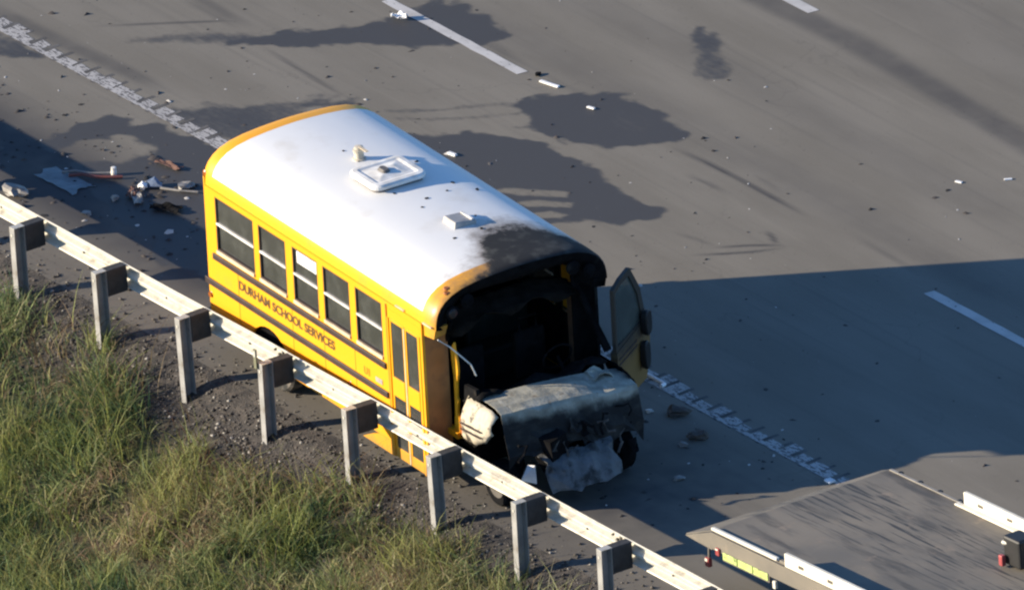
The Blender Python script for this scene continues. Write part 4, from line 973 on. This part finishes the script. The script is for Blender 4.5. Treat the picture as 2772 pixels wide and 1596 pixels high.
# ------------------------------------------------------------------ grass: every blade a bent strip
def blades(n, seed, dens, hlo, hhi, wd, lean, tints, clump=.5, segs=3):
    g = np.random.default_rng(seed); x_ = g.uniform(-8.5, 13, n * 3); y_ = g.uniform(-12, -4.3, n * 3)
    inside = (y_ > -10.2 - 1.5 + .0 * x_) & (y_ > .31 - 1.8 - (x_ + 11.87) * .665) & (y_ > -9.6 - 1.6 + np.clip(x_ - 3, 0, 99) * 1.1)
    k_ = inside & (g.random(n * 3) < dens(x_, y_)); x_, y_ = x_[k_][:n], y_[k_][:n]; n = len(x_)
    cl = vnoise(x_, y_, clump, seed + 1); h = (hlo + (hhi - hlo) * g.random(n) ** 1.5) * (.55 + .9 * cl)
    ang = vnoise(x_, y_, .5, seed + 2) * 9 + g.normal(0, 1.6, n); ln = lean * g.uniform(.2, 1.4, n) * h
    dx, dy = np.cos(ang) * ln, np.sin(ang) * ln; fa = g.uniform(0, np.pi, n); wx, wy = np.cos(fa) * wd * g.uniform(.6, 1.4, n), np.sin(fa) * wd * g.uniform(.6, 1.4, n)
    z0 = verge_z(x_, y_) - .03; V = []
    for s_ in range(segs + 1):
        t_ = s_ / segs; bx_, by_ = x_ + dx * t_ ** 2, y_ + dy * t_ ** 2; bz_ = z0 + h * (t_ - .25 * lean * t_ ** 2); wq = (1 - t_ ** 2) + .06
        V += [np.stack([bx_ - wx * wq, by_ - wy * wq, bz_], -1), np.stack([bx_ + wx * wq, by_ + wy * wq, bz_], -1)]
    V = np.stack(V, 1); m_ = 2 * (segs + 1); b_ = np.arange(n)[:, None] * m_
    F = np.stack([np.concatenate([b_ + 2 * i, b_ + 2 * i + 1, b_ + 2 * i + 3, b_ + 2 * i + 2], 1) for i in range(segs)], 1).reshape(-1, 4)
    tp = np.clip(vnoise(x_, y_, 1.1, seed + 3) * .8 + vnoise(x_, y_, .35, seed + 4) * .5 - .15 + g.normal(0, .16, n), 0, .999) * (len(tints) - 1)
    ti = tp.astype(int); fr = (tp - ti)[:, None]; T = np.array(tints); col = T[ti] * (1 - fr) + T[np.minimum(ti + 1, len(T) - 1)] * fr
    col *= g.uniform(.45, 1.5, (n, 1))
    return V.reshape(-1, 3), F, np.repeat(col, m_, 0)
def leaf_mat(name):
    m, t, p = nodes(name); a = N(t, 'ShaderNodeAttribute'); a.attribute_name = 'tint'
    t.links.new(a.outputs['Color'], p.inputs['Base Color']); p.inputs['Roughness'].default_value = .55
    p.inputs['Specular IOR Level'].default_value = .3
    tr_ = N(t, 'ShaderNodeBsdfTranslucent'); t.links.new(a.outputs['Color'], tr_.inputs[0]); mx = N(t, 'ShaderNodeMixShader'); mx.inputs[0].default_value = .45
    t.links.new(p.outputs[0], mx.inputs[1]); t.links.new(tr_.outputs[0], mx.inputs[2]); t.links.new(mx.outputs[0], t.nodes['Material Output'].inputs[0])
    return m
def bank_edge(x_): return np.interp(x_, [-8, -4.5, -3.7, -2.6, -1.8, -1.0, 0, .95, 1.8, 2.4, 2.9, 3.7, 4.7, 6, 12], [-4.7, -4.65, -4.6, -4.55, -4.55, -4.85, -5.1, -4.95, -5.0, -4.95, -4.6, -4.55, -4.5, -4.45, -4.4])
def dens_grass(x_, y_):
    e_ = bank_edge(x_) - y_ + (vnoise(x_, y_, .5, 41) - .5) * .9
    p = np.clip(e_ / .45, 0, 1) * (.35 + .85 * vnoise(x_, y_, .4, 42)); hole = vnoise(x_, y_, .8, 43) > .78
    return np.where(hole, p * .25, p)
GREEN = [(.040, .082, .048), (.075, .132, .060), (.135, .20, .080), (.22, .27, .11), (.33, .345, .15), (.37, .325, .19), (.27, .18, .125)]
V, F, c = blades(58000, 51, dens_grass, .12, .48, .0080, .9, GREEN)
tag(fastmesh('verge_grass', V, F, {'tint': c}, leaf_mat('grass_blade')), 'tangled green grass on the bank below the guardrail', 'grass', kind='stuff')
DRY = [(.20, .15, .085), (.25, .19, .11), (.15, .09, .055), (.12, .065, .042)]
def dens_dry(x_, y_):
    e_ = bank_edge(x_) + .38 - y_; spots = np.exp(-(((x_ + 1.9) / .55) ** 2 + ((y_ + 5.0) / .55) ** 2)) + np.exp(-(((x_ - 1.25) / .6) ** 2 + ((y_ + 5.35) / .4) ** 2)) + .5 * np.exp(-(((x_ - 4.2) / 1.4) ** 2 + ((y_ + 4.9) / .35) ** 2)) + .6 * np.exp(-(((x_ + 3.6) / .8) ** 2 + ((y_ + 4.9) / .4) ** 2))
    return np.clip(e_ / .3, 0, 1) * (.18 + .82 * np.clip(spots, 0, 1)) * (.3 + vnoise(x_, y_, .3, 61))
V, F, c = blades(14000, 71, dens_dry, .22, .66, .0055, 1.0, DRY)
tag(fastmesh('dry_stalks', V, F, {'tint': c}, leaf_mat('dry_stalk')), 'dry brown weed stalks leaning along the upper edge of the grass', 'weeds', kind='stuff')
V, F, c = blades(16000, 81, lambda x_, y_: dens_grass(x_, y_) * (vnoise(x_, y_, .5, 82) > .45), .32, .72, .006, .7, [(.16, .20, .055), (.24, .26, .08), (.30, .27, .12)])
tag(fastmesh('tall_grass', V, F, {'tint': c}, leaf_mat('tall_grass_blade')), 'tall pale seed grass standing above the green bank', 'grass', kind='stuff')

V, F, c = blades(7000, 91, lambda x_, y_: np.clip((y_ + 5.6) / .5, 0, 1) * np.clip((-4.25 - y_) / .2, 0, 1) * (vnoise(x_, y_, .35, 93) > .48), .05, .22, .005, 2.4, [(.07, .055, .04), (.14, .11, .075), (.20, .16, .11), (.10, .11, .05)])
tag(fastmesh('dead_litter', V, F, {'tint': c}, leaf_mat('dead_stalk')), 'flattened dead stalks and low weeds scattered over the gravel bank', 'weeds', kind='stuff')
